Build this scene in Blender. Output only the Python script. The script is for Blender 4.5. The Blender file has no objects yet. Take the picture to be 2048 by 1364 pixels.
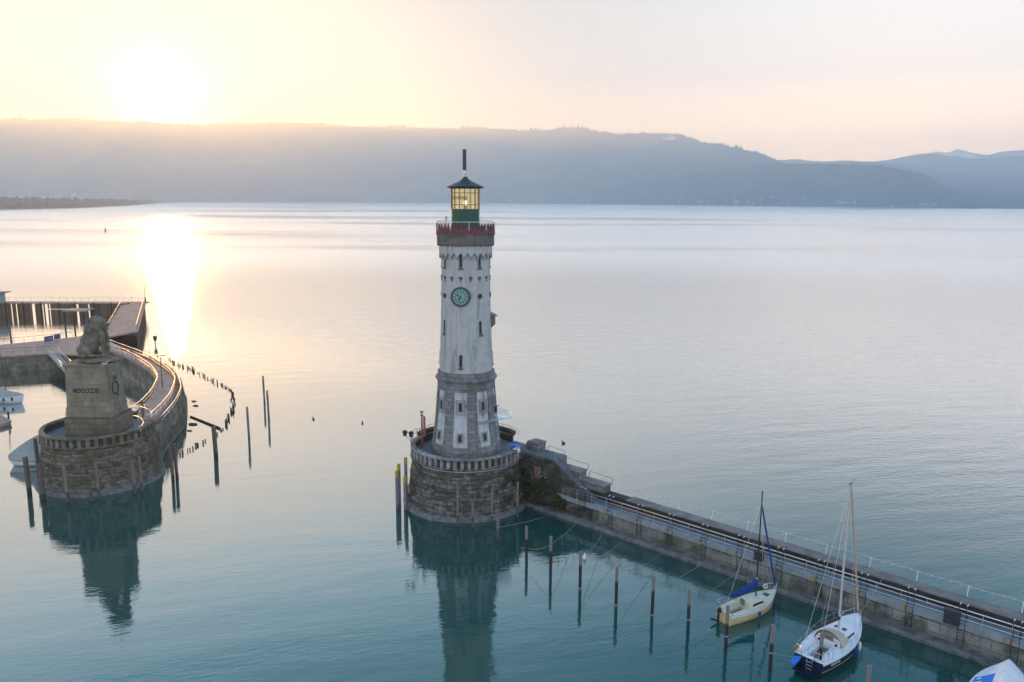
import bpy, math, random
from mathutils import Vector, Matrix, noise
random.seed(7)
R = math.radians
C = bpy.context.scene.collection
sc = bpy.context.scene

# ------------------------------------------------------------------ camera
H = 31.0; FPX = 1593.0; PITCH = 10.1; ROLL = 0.31
cd = bpy.data.cameras.new('camera'); cam = bpy.data.objects.new('camera', cd); C.objects.link(cam)
CM = Matrix.Rotation(R(90-PITCH), 3, 'X') @ Matrix.Rotation(R(ROLL), 3, 'Z')
cam.matrix_world = Matrix.Translation((0, 0, H)) @ CM.to_4x4()
cd.sensor_width = 36; cd.lens = 36*FPX/2048; cd.clip_start = 0.5; cd.clip_end = 90000
sc.camera = cam
def ray(x, y): return CM @ Vector(((x-1024)/FPX, -(y-682)/FPX, -1.0))
def at(x, y, z=0.0):
    d = ray(x, y); return Vector((0, 0, H)) + d*((z-H)/d.z)
def at_dist(x, y, D):
    d = ray(x, y); return Vector((0, 0, H)) + d*(D/math.hypot(d.x, d.y))

# ------------------------------------------------------------------ light
SUN_EL, SUN_AZ = R(5.75), R(-23.2)
sdir = Vector((math.sin(SUN_AZ)*math.cos(SUN_EL), math.cos(SUN_AZ)*math.cos(SUN_EL), math.sin(SUN_EL)))
ld = bpy.data.lights.new('sun', 'SUN'); ld.energy = 5.0; ld.angle = R(0.55); ld.color = (1.0, 0.41, 0.06)
lo = bpy.data.objects.new('sun', ld); C.objects.link(lo)
lo.rotation_euler = (-sdir).to_track_quat('-Z', 'Y').to_euler()
sc.view_settings.view_transform = 'Standard'; sc.view_settings.look = 'None'
sc.cycles.volume_bounces = 3; sc.view_settings.exposure = 0.25; sc.view_settings.gamma = 1.0

class NT:
    def __init__(s, nt): s.nt = nt; nt.nodes.clear()
    def n(s, typ, ins=None, **props):
        nd = s.nt.nodes.new(typ)
        for k, v in props.items(): setattr(nd, k, v)
        for k, v in (ins or {}).items():
            sock = nd.inputs[k]
            if hasattr(v, 'default_value') or isinstance(v, bpy.types.NodeSocket): s.nt.links.new(v, sock)
            else: sock.default_value = v
        return nd
    def math(s, op, a, b=0.0, c=0.0, clamp=False):
        return s.n('ShaderNodeMath', {0: a, 1: b, 2: c}, operation=op, use_clamp=clamp).outputs[0]
    def mix(s, f, a, b, blend='MIX'):
        nd = s.n('ShaderNodeMix', {0: f}, data_type='RGBA', blend_type=blend)
        for i, v in ((6, a), (7, b)):
            if isinstance(v, bpy.types.NodeSocket): s.nt.links.new(v, nd.inputs[i])
            else: nd.inputs[i].default_value = v if len(v) == 4 else (*v, 1)
        return nd.outputs[2]
    def ramp(s, f, stops, interp='LINEAR'):
        nd = s.n('ShaderNodeValToRGB', {0: f}); cr = nd.color_ramp; cr.interpolation = interp
        while len(cr.elements) < len(stops): cr.elements.new(0.5)
        for e, (p, c) in zip(cr.elements, stops):
            e.position = p; e.color = c if len(c) == 4 else (*c, 1)
        return nd.outputs[0]
    def smooth(s, v, a, b, lo=0.0, hi=1.0):
        return s.n('ShaderNodeMapRange', {'Value': v, 'From Min': a, 'From Max': b, 'To Min': lo, 'To Max': hi}, interpolation_type='SMOOTHSTEP').outputs[0]
    def noise(s, vec, scale, detail=3, rough=0.55):
        return s.n('ShaderNodeTexNoise', {'Vector': vec, 'Scale': scale, 'Detail': detail, 'Roughness': rough}).outputs['Fac']
    def link(s, a, b): s.nt.links.new(a, b)

w = bpy.data.worlds.new('World'); sc.world = w; w.use_nodes = True
t = NT(w.node_tree)
tc = t.n('ShaderNodeTexCoord').outputs['Generated']
sky = t.n('ShaderNodeTexSky', {'Vector': tc}, sky_type='NISHITA', sun_disc=False, sun_elevation=SUN_EL, sun_rotation=SUN_AZ, air_density=1.0, dust_density=2.0, ozone_density=1.0)
sep = t.n('ShaderNodeSeparateXYZ', {0: tc})
el = t.math('MULTIPLY', t.math('ARCSINE', sep.outputs[2]), 180/math.pi)
dt = t.n('ShaderNodeVectorMath', {0: tc, 1: tuple(sdir)}, operation='DOT_PRODUCT').outputs['Value']
ang = t.math('MULTIPLY', t.math('ARCCOSINE', t.math('MINIMUM', dt, 0.999999)), 180/math.pi)
# clear dawn sky: peach band at the horizon, cream above it, pale blue higher up
e01 = t.math('DIVIDE', el, 90.0, clamp=True)
sunside = t.ramp(e01, [(0.0, (1.0, 0.66, 0.38)), (0.045, (0.62, 0.52, 0.43)), (0.09, (0.26, 0.40, 0.52)), (0.15, (0.28, 0.40, 0.50)), (0.23, (1.35, 1.38, 1.36)), (0.34, (0.85, 1.65, 2.2)), (0.46, (0.35, 0.75, 1.1)), (0.6, (0.22, 0.55, 0.92)), (1.0, (0.14, 0.38, 0.80))])
offside = t.ramp(e01, [(0.0, (4.4, 2.4, 1.0)), (0.035, (3.5, 2.1, 1.05)), (0.09, (1.35, 1.12, 0.93)), (0.15, (1.0, 0.95, 0.92)), (0.21, (0.72, 0.76, 0.80)), (0.29, (0.08, 0.38, 0.62)), (1.0, (0.06, 0.28, 0.60))])
azd = t.smooth(ang, 18.0, 52.0)
front = t.mix(azd, sunside, offside)
back = t.ramp(e01, [(0.0, (1.02, 1.04, 1.10)), (0.1, (0.98, 1.02, 1.12)), (0.4, (0.50, 0.66, 0.90)), (1.0, (0.22, 0.40, 0.70))])
base = t.mix(t.smooth(ang, 60.0, 115.0), front, back)
glow1 = t.math('MULTIPLY', t.math('EXPONENT', t.math('MULTIPLY', ang, -1/1.1)), 9.0)
glow2 = t.math('MULTIPLY', t.math('EXPONENT', t.math('MULTIPLY', ang, -1/6.0)), 0.15)
gl1 = t.n('ShaderNodeVectorMath', {0: (1.0, 0.86, 0.66), 'Scale': glow1}, operation='SCALE').outputs[0]
gl2 = t.n('ShaderNodeVectorMath', {0: (1.0, 0.60, 0.22), 'Scale': glow2}, operation='SCALE').outputs[0]
gl = t.n('ShaderNodeVectorMath', {0: gl1, 1: gl2}, operation='ADD').outputs[0]
skyc = t.n('ShaderNodeVectorMath', {0: sky.outputs[0], 'Scale': 0.012}, operation='SCALE').outputs[0]
tot = t.n('ShaderNodeVectorMath', {0: t.n('ShaderNodeVectorMath', {0: base, 1: gl}, operation='ADD').outputs[0], 1: skyc}, operation='ADD').outputs[0]
bg = t.n('ShaderNodeBackground', {'Color': tot, 'Strength': 1.0})
t.link(bg.outputs[0], t.n('ShaderNodeOutputWorld').inputs[0])

# ------------------------------------------------------------------ materials
MATS = {}
def newmat(name):
    m = bpy.data.materials.new(name); m.use_nodes = True; MATS[name] = m; return m, NT(m.node_tree)
def finish(t, col, rough=0.7, metal=0.0, bump=None, bs=0.5, bd=0.05, spec=0.4, **kw):
    ins = {'Base Color': col if isinstance(col, bpy.types.NodeSocket) else (*col, 1), 'Roughness': rough, 'Metallic': metal, 'Specular IOR Level': spec}
    ins.update(kw)
    if bump is not None: ins['Normal'] = t.n('ShaderNodeBump', {'Height': bump, 'Strength': bs, 'Distance': bd}).outputs[0]
    p = t.n('ShaderNodeBsdfPrincipled', ins)
    t.link(p.outputs[0], t.n('ShaderNodeOutputMaterial').inputs[0]); return p
def simple(name, col, rough=0.6, metal=0.0, var=0.25, scale=3.0, bump=0.0, spec=0.4, **kw):
    m, t = newmat(name)
    pos = t.n('ShaderNodeTexCoord').outputs['Object']
    f = t.noise(pos, scale, 4, 0.6)
    lo_ = tuple(c*(1-var) for c in col); hi_ = tuple(min(1, c*(1+var)) for c in col)
    c = t.ramp(f, [(0.3, lo_), (0.7, hi_)])
    finish(t, c, rough, metal, f if bump else None, bump, 0.03, spec, **kw); return m
def masonry(name, col, mortar, moss=(0.05, 0.06, 0.02), mossy=0.5, bw=0.9, bh=0.42, cyl=False, rad=6.0, rub=0.0, low=None, contrast=0.45, streak=0.5, rough=0.9, bd=0.08, msize=0.02):
    m, t = newmat(name)
    obj = t.n('ShaderNodeTexCoord').outputs['Object']
    sp = t.n('ShaderNodeSeparateXYZ', {0: obj})
    if cyl: u = t.math('MULTIPLY', t.math('ARCTAN2', sp.outputs[1], sp.outputs[0]), rad)
    else: u = t.math('ADD', sp.outputs[0], t.math('MULTIPLY', sp.outputs[1], 1.0))
    uv = t.n('ShaderNodeCombineXYZ', {0: u, 1: sp.outputs[2]}).outputs[0]
    nz = t.n('ShaderNodeTexNoise', {'Vector': obj, 'Scale': 1.7, 'Detail': 3}).outputs['Color']
    uvd = t.n('ShaderNodeVectorMath', {0: nz, 1: (0.12, 0.12, 0.0), 2: uv}, operation='MULTIPLY_ADD').outputs[0]
    br = t.n('ShaderNodeTexBrick', {'Vector': uvd, 'Color1': (0.0, 0, 0, 1), 'Color2': (1, 1, 1, 1), 'Mortar': (0.5, 0.5, 0.5, 1), 'Scale': 1.0, 'Mortar Size': msize, 'Mortar Smooth': 0.5, 'Brick Width': bw, 'Row Height': bh})
    br.offset = 0.45
    big = t.noise(obj, 0.55, 5, 0.65); fine = t.noise(obj, 6.0, 5, 0.7)
    v = t.math('ADD', t.math('MULTIPLY', br.outputs['Color'], 0.5), t.math('MULTIPLY', fine, 0.7))
    if rub:
        vo = t.n('ShaderNodeTexVoronoi', {'Vector': t.n('ShaderNodeVectorMath', {0: uvd, 1: (1.5, 2.7, 1)}, operation='MULTIPLY').outputs[0], 'Scale': 1.0, 'Randomness': 1.0})
        cellv = t.n('ShaderNodeSeparateColor', {0: vo.outputs['Color']}).outputs[0]
        v = t.math('ADD', t.math('MULTIPLY', v, 1-rub*0.6), t.math('MULTIPLY', cellv, rub*0.6))
    d = tuple(c*(1-contrast) for c in col); h = tuple(min(1, c*(1+contrast)) for c in col)
    c = t.ramp(v, [(0.25, d), (0.6, col), (0.95, h)])
    c = t.mix(br.outputs['Fac'], c, mortar)
    # vertical run-off streaks
    sv = t.n('ShaderNodeCombineXYZ', {0: t.math('MULTIPLY', u, 2.2), 1: t.math('MULTIPLY', sp.outputs[2], 0.22), 2: 3.3}).outputs[0]
    st = t.smooth(t.noise(sv, 1.0, 4, 0.6), 0.5, 0.72, 0.0, streak)
    c = t.mix(st, c, tuple(x*0.45 for x in col))
    mo = t.smooth(t.math('ADD', t.math('MULTIPLY', big, 0.75), t.math('MULTIPLY', fine, 0.35)), 0.50, 0.66, 0.0, mossy)
    c = t.mix(mo, c, moss)
    if low:   # dark wet / pale washed bands near the water
        for z0, z1, lc, amt in low:
            c = t.mix(t.smooth(t.math('ADD', sp.outputs[2], t.math('MULTIPLY', big, 0.6)), z0, z1, amt, 0.0), c, lc)
    hgt = t.math('ADD', t.math('MULTIPLY', t.math('SUBTRACT', 1.0, br.outputs['Fac']), 0.6), t.math('ADD', t.math('MULTIPLY', fine, 0.8), t.math('MULTIPLY', br.outputs['Color'], 0.25)))
    if rub: hgt = t.math('ADD', hgt, t.math('MULTIPLY', t.math('SUBTRACT', 1.0, vo.outputs['Distance']), rub*1.6))
    finish(t, c, rough, 0, hgt, 0.9, bd, 0.25); return m

M = {}
M['plaster'] = None
def plaster(name, col, dirt, amt):
    m, t = newmat(name)
    obj = t.n('ShaderNodeTexCoord').outputs['Object']
    sp = t.n('ShaderNodeSeparateXYZ', {0: obj})
    u = t.math('MULTIPLY', t.math('ARCTAN2', sp.outputs[1], sp.outputs[0]), 2.6)
    sv = t.n('ShaderNodeCombineXYZ', {0: t.math('MULTIPLY', u, 2.0), 1: t.math('MULTIPLY', sp.outputs[2], 0.16), 2: 1.0}).outputs[0]
    a = t.noise(sv, 1.0, 5, 0.65); b = t.noise(obj, 1.1, 5, 0.6); f = t.noise(obj, 9, 4, 0.6)
    c = t.ramp(b, [(0.3, tuple(x*0.82 for x in col)), (0.5, col), (0.75, tuple(min(1, x*1.1) for x in col))])
    c = t.mix(t.smooth(a, 0.44, 0.74, 0, amt), c, dirt)
    c = t.mix(t.smooth(t.math('MULTIPLY', a, t.math('ADD', b, 0.45)), 0.50, 0.66, 0, amt), c, tuple(x*0.6 for x in dirt))
    finish(t, c, 0.9, 0, t.math('ADD', f, b), 0.25, 0.04, 0.25); return m
M['plaster'] = plaster('tower_plaster', (0.46, 0.45, 0.425), (0.31, 0.31, 0.29), 0.5)
M['panel'] = plaster('panel_plaster', (0.53, 0.53, 0.53), (0.19, 0.19, 0.17), 0.85)
M['tstone'] = masonry('tower_stone', (0.235, 0.23, 0.225), (0.10, 0.10, 0.10), (0.06, 0.07, 0.04), 0.55, 0.8, 0.4, True, 3.0, contrast=0.3, bd=0.04)
M['band'] = masonry('drum_stone', (0.17, 0.15, 0.135), (0.12, 0.11, 0.10), (0.05, 0.05, 0.035), 0.6, 1.2, 0.35, True, 2.8, contrast=0.25, bd=0.03)
M['bastion'] = masonry('bastion_stone', (0.185, 0.168, 0.15), (0.06, 0.045, 0.04), (0.055, 0.055, 0.025), 0.75, 0.85, 0.42, True, 6.0, rub=0.9, low=[(-4.95, -4.3, (0.10, 0.095, 0.10), 0.8)], contrast=0.6, bd=0.16, msize=0.03)
M['bastionL'] = masonry('lion_bastion_stone', (0.195, 0.165, 0.13), (0.07, 0.05, 0.04), (0.09, 0.075, 0.025), 0.75, 0.8, 0.4, True, 6.0, rub=0.8, low=[(-4.9, -4.2, (0.13, 0.12, 0.10), 0.7)], contrast=0.55, bd=0.14, msize=0.025)
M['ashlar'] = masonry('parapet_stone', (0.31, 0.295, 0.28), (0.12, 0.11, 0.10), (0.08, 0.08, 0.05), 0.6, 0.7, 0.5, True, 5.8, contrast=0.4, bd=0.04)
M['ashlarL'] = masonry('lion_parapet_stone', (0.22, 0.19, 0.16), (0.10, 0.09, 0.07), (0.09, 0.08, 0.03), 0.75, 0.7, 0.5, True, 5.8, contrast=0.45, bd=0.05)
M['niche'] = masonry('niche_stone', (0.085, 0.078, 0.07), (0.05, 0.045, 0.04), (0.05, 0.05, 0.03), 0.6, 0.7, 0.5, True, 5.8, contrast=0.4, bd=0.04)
M['mossy'] = masonry('mossy_stair_stone', (0.11, 0.10, 0.088), (0.05, 0.045, 0.04), (0.045, 0.045, 0.02), 0.9, 0.9, 0.42, rub=0.9, contrast=0.6, bd=0.12)
M['ledge'] = simple('washed_ledge_stone', (0.15, 0.14, 0.135), 0.85, 0, 0.5, 1.6, 0.5)
M['quay'] = masonry('quay_concrete', (0.27, 0.265, 0.235), (0.07, 0.065, 0.055), (0.055, 0.06, 0.035), 0.75, 3.2, 0.8, low=[(0.5, 1.3, (0.10, 0.095, 0.06), 0.65)], contrast=0.35, streak=0.8, bd=0.05)
M['beam'] = simple('beam_concrete', (0.25, 0.27, 0.29), 0.8, 0, 0.25, 1.3, 0.3)
M['deck'] = simple('walkway_concrete', (0.16, 0.17, 0.19), 0.85, 0, 0.2, 1.0, 0.2)
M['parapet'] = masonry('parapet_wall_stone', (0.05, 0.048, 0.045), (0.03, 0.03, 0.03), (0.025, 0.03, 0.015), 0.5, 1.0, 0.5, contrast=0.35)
M['coping'] = simple('coping_stone', (0.19, 0.17, 0.16), 0.9, 0, 0.35, 1.1, 0.4)
M['block'] = masonry('step_block_stone', (0.22, 0.22, 0.205), (0.08, 0.08, 0.07), (0.05, 0.055, 0.03), 0.8, 1.4, 0.5, contrast=0.4)
M['bdeck'] = simple('terrace_paving', (0.17, 0.17, 0.18), 0.9, 0, 0.3, 0.8, 0.2)
M['lionstone'] = simple('lion_limestone', (0.155, 0.135, 0.10), 0.95, 0, 0.6, 1.3, 0.9)
M['pedestal'] = masonry('pedestal_sandstone', (0.26, 0.225, 0.165), (0.12, 0.105, 0.08), (0.13, 0.105, 0.03), 0.5, 1.5, 0.62, contrast=0.2, bd=0.02, msize=0.012)
M['pedbase'] = masonry('pedestal_base_stone', (0.19, 0.16, 0.12), (0.06, 0.055, 0.045), (0.10, 0.08, 0.02), 0.6, 1.3, 0.62, contrast=0.25, bd=0.04)
M['letters'] = simple('dark_letters', (0.025, 0.02, 0.018), 0.6)
M['green'] = simple('green_paint', (0.012, 0.075, 0.05), 0.5, 0, 0.3, 2.0)
M['roof'] = simple('dark_copper_roof', (0.02, 0.028, 0.035), 0.55, 0.0, 0.35, 2.5)
M['red'] = simple('maroon_iron', (0.15, 0.035, 0.045), 0.6, 0, 0.3, 3.0)
M['mullion'] = simple('bronze_mullion', (0.06, 0.045, 0.03), 0.5, 0.2)
M['whitemetal'] = simple('white_metal', (0.70, 0.70, 0.70), 0.4, 0.3, 0.1)
M['steel'] = simple('galvanised_steel', (0.55, 0.57, 0.60), 0.28, 0.9, 0.12)
M['rail'] = simple('polished_rail', (0.72, 0.70, 0.68), 0.3, 0.8, 0.08)
M['dmetal'] = simple('dark_metal', (0.05, 0.06, 0.07), 0.5, 0.5)
M['black'] = simple('black_paint', (0.015, 0.015, 0.017), 0.5)
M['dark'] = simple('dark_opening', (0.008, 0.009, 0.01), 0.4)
M['sill'] = simple('sill_stone', (0.11, 0.11, 0.11), 0.9, 0, 0.3)
M['dial'] = simple('clock_dial', (0.20, 0.35, 0.30), 0.6, 0, 0.12)
M['frame'] = simple('window_surround', (0.27, 0.28, 0.29), 0.85, 0, 0.25)
M['wood'] = None
def woodpost(name, top, low, zs):
    m, t = newmat(name)
    obj = t.n('ShaderNodeTexCoord').outputs['Object']; sp = t.n('ShaderNodeSeparateXYZ', {0: obj})
    a = t.noise(t.n('ShaderNodeVectorMath', {0: obj, 1: (9, 9, 0.7)}, operation='MULTIPLY').outputs[0], 1.5, 4, 0.7)
    c = t.ramp(a, [(0.3, tuple(x*0.6 for x in top)), (0.7, tuple(x*1.3 for x in top))])
    c2 = t.ramp(a, [(0.3, tuple(x*0.7 for x in low)), (0.7, tuple(x*1.3 for x in low))])
    f = t.smooth(t.math('ADD', sp.outputs[2], t.math('MULTIPLY', a, 0.25)), zs, zs+0.22)
    finish(t, t.mix(f, c2, c), 0.85, 0, a, 0.6, 0.02, 0.3); return m
M['wood'] = woodpost('weathered_post_wood', (0.23, 0.20, 0.17), (0.028, 0.028, 0.034), 2.05)
M['woodL'] = woodpost('grey_pile_wood', (0.20, 0.17, 0.15), (0.085, 0.075, 0.075), 1.1)
M['woodD'] = woodpost('dark_pile_wood', (0.13, 0.105, 0.085), (0.045, 0.038, 0.032), 0.6)
M['pile'] = woodpost('steel_pile', (0.19, 0.19, 0.22), (0.16, 0.11, 0.10), 0.5)
M['stake'] = simple('rotten_wood', (0.035, 0.028, 0.024), 0.9, 0, 0.4, 6)
M['yellow'] = simple('yellow_paint', (0.42, 0.30, 0.012), 0.6, 0, 0.2, 3)
M['yellowbox'] = simple('ochre_box', (0.38, 0.24, 0.06), 0.6, 0, 0.2, 3)
M['white'] = simple('white_gelcoat', (0.78, 0.78, 0.80), 0.3, 0, 0.06, 2)
M['cream'] = simple('cream_gelcoat', (0.66, 0.50, 0.25), 0.35, 0, 0.06, 2)
M['creamdeck'] = simple('cream_deck', (0.66, 0.61, 0.47), 0.5, 0, 0.12, 3)
M['navy'] = simple('navy_gelcoat', (0.008, 0.014, 0.04), 0.2, 0, 0.1, 2)
M['blue'] = simple('blue_canvas', (0.012, 0.04, 0.22), 0.8, 0, 0.25, 3)
M['bluebright'] = simple('bright_blue_cloth', (0.02, 0.18, 0.72), 0.7, 0, 0.2, 3)
M['tan'] = simple('tan_canvas', (0.50, 0.43, 0.31), 0.8, 0, 0.15, 3)
M['teak'] = simple('teak_boards', (0.20, 0.16, 0.13), 0.7, 0, 0.3, 5)
M['glassdark'] = simple('smoked_glass', (0.01, 0.012, 0.016), 0.12, 0, 0.1, 2, spec=0.8)
M['tarp'] = simple('grey_tarpaulin', (0.33, 0.34, 0.32), 0.7, 0, 0.15, 1.2, 0.4)
M['whitetarp'] = simple('white_tarpaulin', (0.74, 0.74, 0.78), 0.65, 0, 0.1, 1.0, 0.4)
M['spar'] = simple('pale_spar', (0.60, 0.54, 0.47), 0.35, 0.3, 0.1, 2)
M['furl'] = simple('furled_sail_cover', (0.46, 0.33, 0.24), 0.8, 0, 0.2, 2)
M['rope'] = simple('grey_rope', (0.30, 0.29, 0.27), 0.8)
M['boards'] = masonry('pier_boards', (0.14, 0.10, 0.07), (0.03, 0.02, 0.015), (0.05, 0.035, 0.02), 0.5, 0.35, 4.0, contrast=0.4, streak=0.6, bd=0.03)
M['pierdeck'] = simple('sun_tinted_pier_deck', (0.36, 0.255, 0.205), 0.85, 0, 0.25, 0.7, 0.2)  # reddish tint puts the warm grazing sunlight into the deck colour
M['molewall'] = masonry('mole_wall_stone', (0.24, 0.21, 0.165), (0.07, 0.06, 0.05), (0.06, 0.055, 0.03), 0.7, 2.2, 0.8, contrast=0.35, streak=0.8)
M['ripwall'] = masonry('mole_revetment', (0.13, 0.105, 0.08), (0.05, 0.045, 0.04), (0.07, 0.06, 0.035), 0.7, 1.6, 1.2, contrast=0.5, streak=0.6)
M['hutteal'] = simple('teal_boards', (0.20, 0.36, 0.36), 0.6)
M['brownred'] = simple('rust_red_paint', (0.28, 0.11, 0.07), 0.55)
M['rock'] = simple('wet_rock', (0.05, 0.045, 0.04), 0.7, 0, 0.5, 3, 0.8)
M['snowstone'] = simple('pale_salt_ledge', (0.55, 0.53, 0.50), 0.8, 0, 0.3, 2)
# leaves
m, t = newmat('ivy_leaves'); M['ivy'] = m
oi = t.noise(t.n('ShaderNodeTexCoord').outputs['Object'], 3.0, 2)
finish(t, t.ramp(oi, [(0.3, (0.028, 0.04, 0.012)), (0.6, (0.07, 0.075, 0.025)), (0.8, (0.11, 0.07, 0.03))]), 0.7)
# lantern panes: glass given its own warm glow, partly see-through
m, t = newmat('glowing_lantern_glass'); M['pane'] = m
tr = t.n('ShaderNodeBsdfTransparent', {'Color': (1.0, 0.93, 0.75, 1)})
em = t.n('ShaderNodeEmission', {'Color': (1.0, 0.74, 0.30, 1), 'Strength': 0.62})
gs = t.n('ShaderNodeBsdfGlossy', {'Color': (1, 1, 1, 1), 'Roughness': 0.05})
mx = t.n('ShaderNodeMixShader', {0: 0.30, 1: tr.outputs[0], 2: em.outputs[0]})
mx2 = t.n('ShaderNodeMixShader', {0: 0.06, 1: mx.outputs[0], 2: gs.outputs[0]})
t.link(mx2.outputs[0], t.n('ShaderNodeOutputMaterial').inputs[0])
m, t = newmat('lamp_glow'); M['lamp'] = m
t.link(t.n('ShaderNodeEmission', {'Color': (1.0, 0.75, 0.4, 1), 'Strength': 2.0}).outputs[0], t.n('ShaderNodeOutputMaterial').inputs[0])
m, t = newmat('canopy_glass'); M['canopy'] = m
tr = t.n('ShaderNodeBsdfTransparent', {'Color': (0.85, 0.9, 0.92, 1)}); gs = t.n('ShaderNodeBsdfGlossy', {'Roughness': 0.08})
t.link(t.n('ShaderNodeMixShader', {0: 0.35, 1: tr.outputs[0], 2: gs.outputs[0]}).outputs[0], t.n('ShaderNodeOutputMaterial').inputs[0])

# water: teal body under a rippled mirror; sheltered basins calm, open lake ruffled by wind
m, t = newmat('lake_water'); M['water'] = m
pos = t.n('ShaderNodeNewGeometry').outputs['Position']
sp = t.n('ShaderNodeSeparateXYZ', {0: pos})
dist = t.n('ShaderNodeVectorMath', {0: pos}, operation='LENGTH').outputs['Value']
side = t.math('ADD', t.math('MULTIPLY', t.math('SUBTRACT', sp.outputs[0], 11.4), 0.66), t.math('MULTIPLY', t.math('SUBTRACT', sp.outputs[1], 68.3), 0.75))
patch = t.noise(t.n('ShaderNodeVectorMath', {0: pos, 1: (0.0009, 0.0042, 0)}, operation='MULTIPLY').outputs[0], 1.0, 4, 0.6)
wind = t.math('ADD', t.math('MULTIPLY', t.smooth(side, 4.0, 60.0, 0.0, 0.65), t.smooth(dist, 150.0, 700.0, 1.0, 0.35)), t.smooth(dist, 110.0, 450.0, 0.0, 0.28))
windp = t.math('MULTIPLY', wind, t.smooth(patch, 0.25, 0.65, 0.75, 1.1))
rot = t.n('ShaderNodeVectorRotate', {'Vector': pos, 'Axis': (0, 0, 1), 'Angle': R(-14)}, rotation_type='AXIS_ANGLE').outputs[0]
v1 = t.n('ShaderNodeVectorMath', {0: rot, 1: (0.95, 2.8, 1)}, operation='MULTIPLY').outputs[0]
v2 = t.n('ShaderNodeVectorMath', {0: rot, 1: (0.10, 0.34, 1)}, operation='MULTIPLY').outputs[0]
n1 = t.noise(v1, 1.0, 3, 0.55); n2 = t.noise(v2, 1.0, 3, 0.5)
hgt = t.math('ADD', t.math('MULTIPLY', n1, t.math('MULTIPLY_ADD', windp, 0.062, 0.009)), t.math('MULTIPLY', n2, t.math('MULTIPLY_ADD', windp, 0.13, 0.036)))
nrm = t.n('ShaderNodeBump', {'Height': hgt, 'Strength': 1.0, 'Distance': 1.0}).outputs[0]
fac = t.n('ShaderNodeLayerWeight', {'Blend': 0.5, 'Normal': nrm}).outputs['Facing']
fr = t.ramp(fac, [(p_, (v_, v_, v_)) for p_, v_ in ((0, .03), (.3, .06), (.485, .115), (.66, .33), (.79, .70), (.87, .90), (1, 1.0))])
rough = t.math('ADD', t.math('MULTIPLY', t.smooth(dist, 110.0, 480.0, 0.0, 0.22), t.smooth(patch, 0.36, 0.52, 0.6, 1.0)), 0.012)
body = t.n('ShaderNodeBsdfDiffuse', {'Color': (0.011, 0.072, 0.060, 1)})
mir = t.n('ShaderNodeBsdfGlossy', {'Color': (0.97, 0.985, 1.0, 1), 'Roughness': rough, 'Normal': nrm})
t.link(t.n('ShaderNodeMixShader', {0: fr, 1: body.outputs[0], 2: mir.outputs[0]}).outputs[0], t.n('ShaderNodeOutputMaterial').inputs[0])

# hillside
def hillmat(name, a, b, snow=None, pale=0.0):
    m, t = newmat(name)
    pos = t.n('ShaderNodeNewGeometry').outputs['Position']
    n = t.noise(pos, 0.004, 6, 0.6); n2 = t.noise(pos, 0.0016, 4, 0.5)
    c = t.ramp(n, [(0.35, a), (0.65, b)])
    c = t.mix(t.smooth(n2, 0.55, 0.62, 0, pale), c, (0.16, 0.15, 0.10))
    if snow:
        p0, r0 = snow
        d = t.n('ShaderNodeVectorMath', {0: pos, 1: tuple(p0)}, operation='DISTANCE').outputs['Value']
        d = t.math('ADD', d, t.math('MULTIPLY', t.math('SUBTRACT', t.noise(pos, 0.012, 3), 0.5), r0*2.6))
        c = t.mix(t.smooth(d, r0*0.75, r0*0.95, 1, 0), c, (0.75, 0.77, 0.80))
    finish(t, c, 0.95, 0, n, 1.0, 30.0, 0.1); MATS[name] = m; return m
m, t = newmat('snow_rock'); M['alps'] = m
pos = t.n('ShaderNodeNewGeometry').outputs['Position']; n = t.noise(pos, 0.003, 6, 0.65)
finish(t, t.ramp(n, [(0.42, (0.12, 0.12, 0.15)), (0.56, (0.8, 0.8, 0.83))]), 0.9)
m, t = newmat('woodland'); M['woods'] = m
finish(t, t.ramp(t.noise(t.n('ShaderNodeNewGeometry').outputs['Position'], 0.05, 3), [(0.35, (0.022, 0.028, 0.018)), (0.7, (0.05, 0.05, 0.03))]), 0.95)

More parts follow.
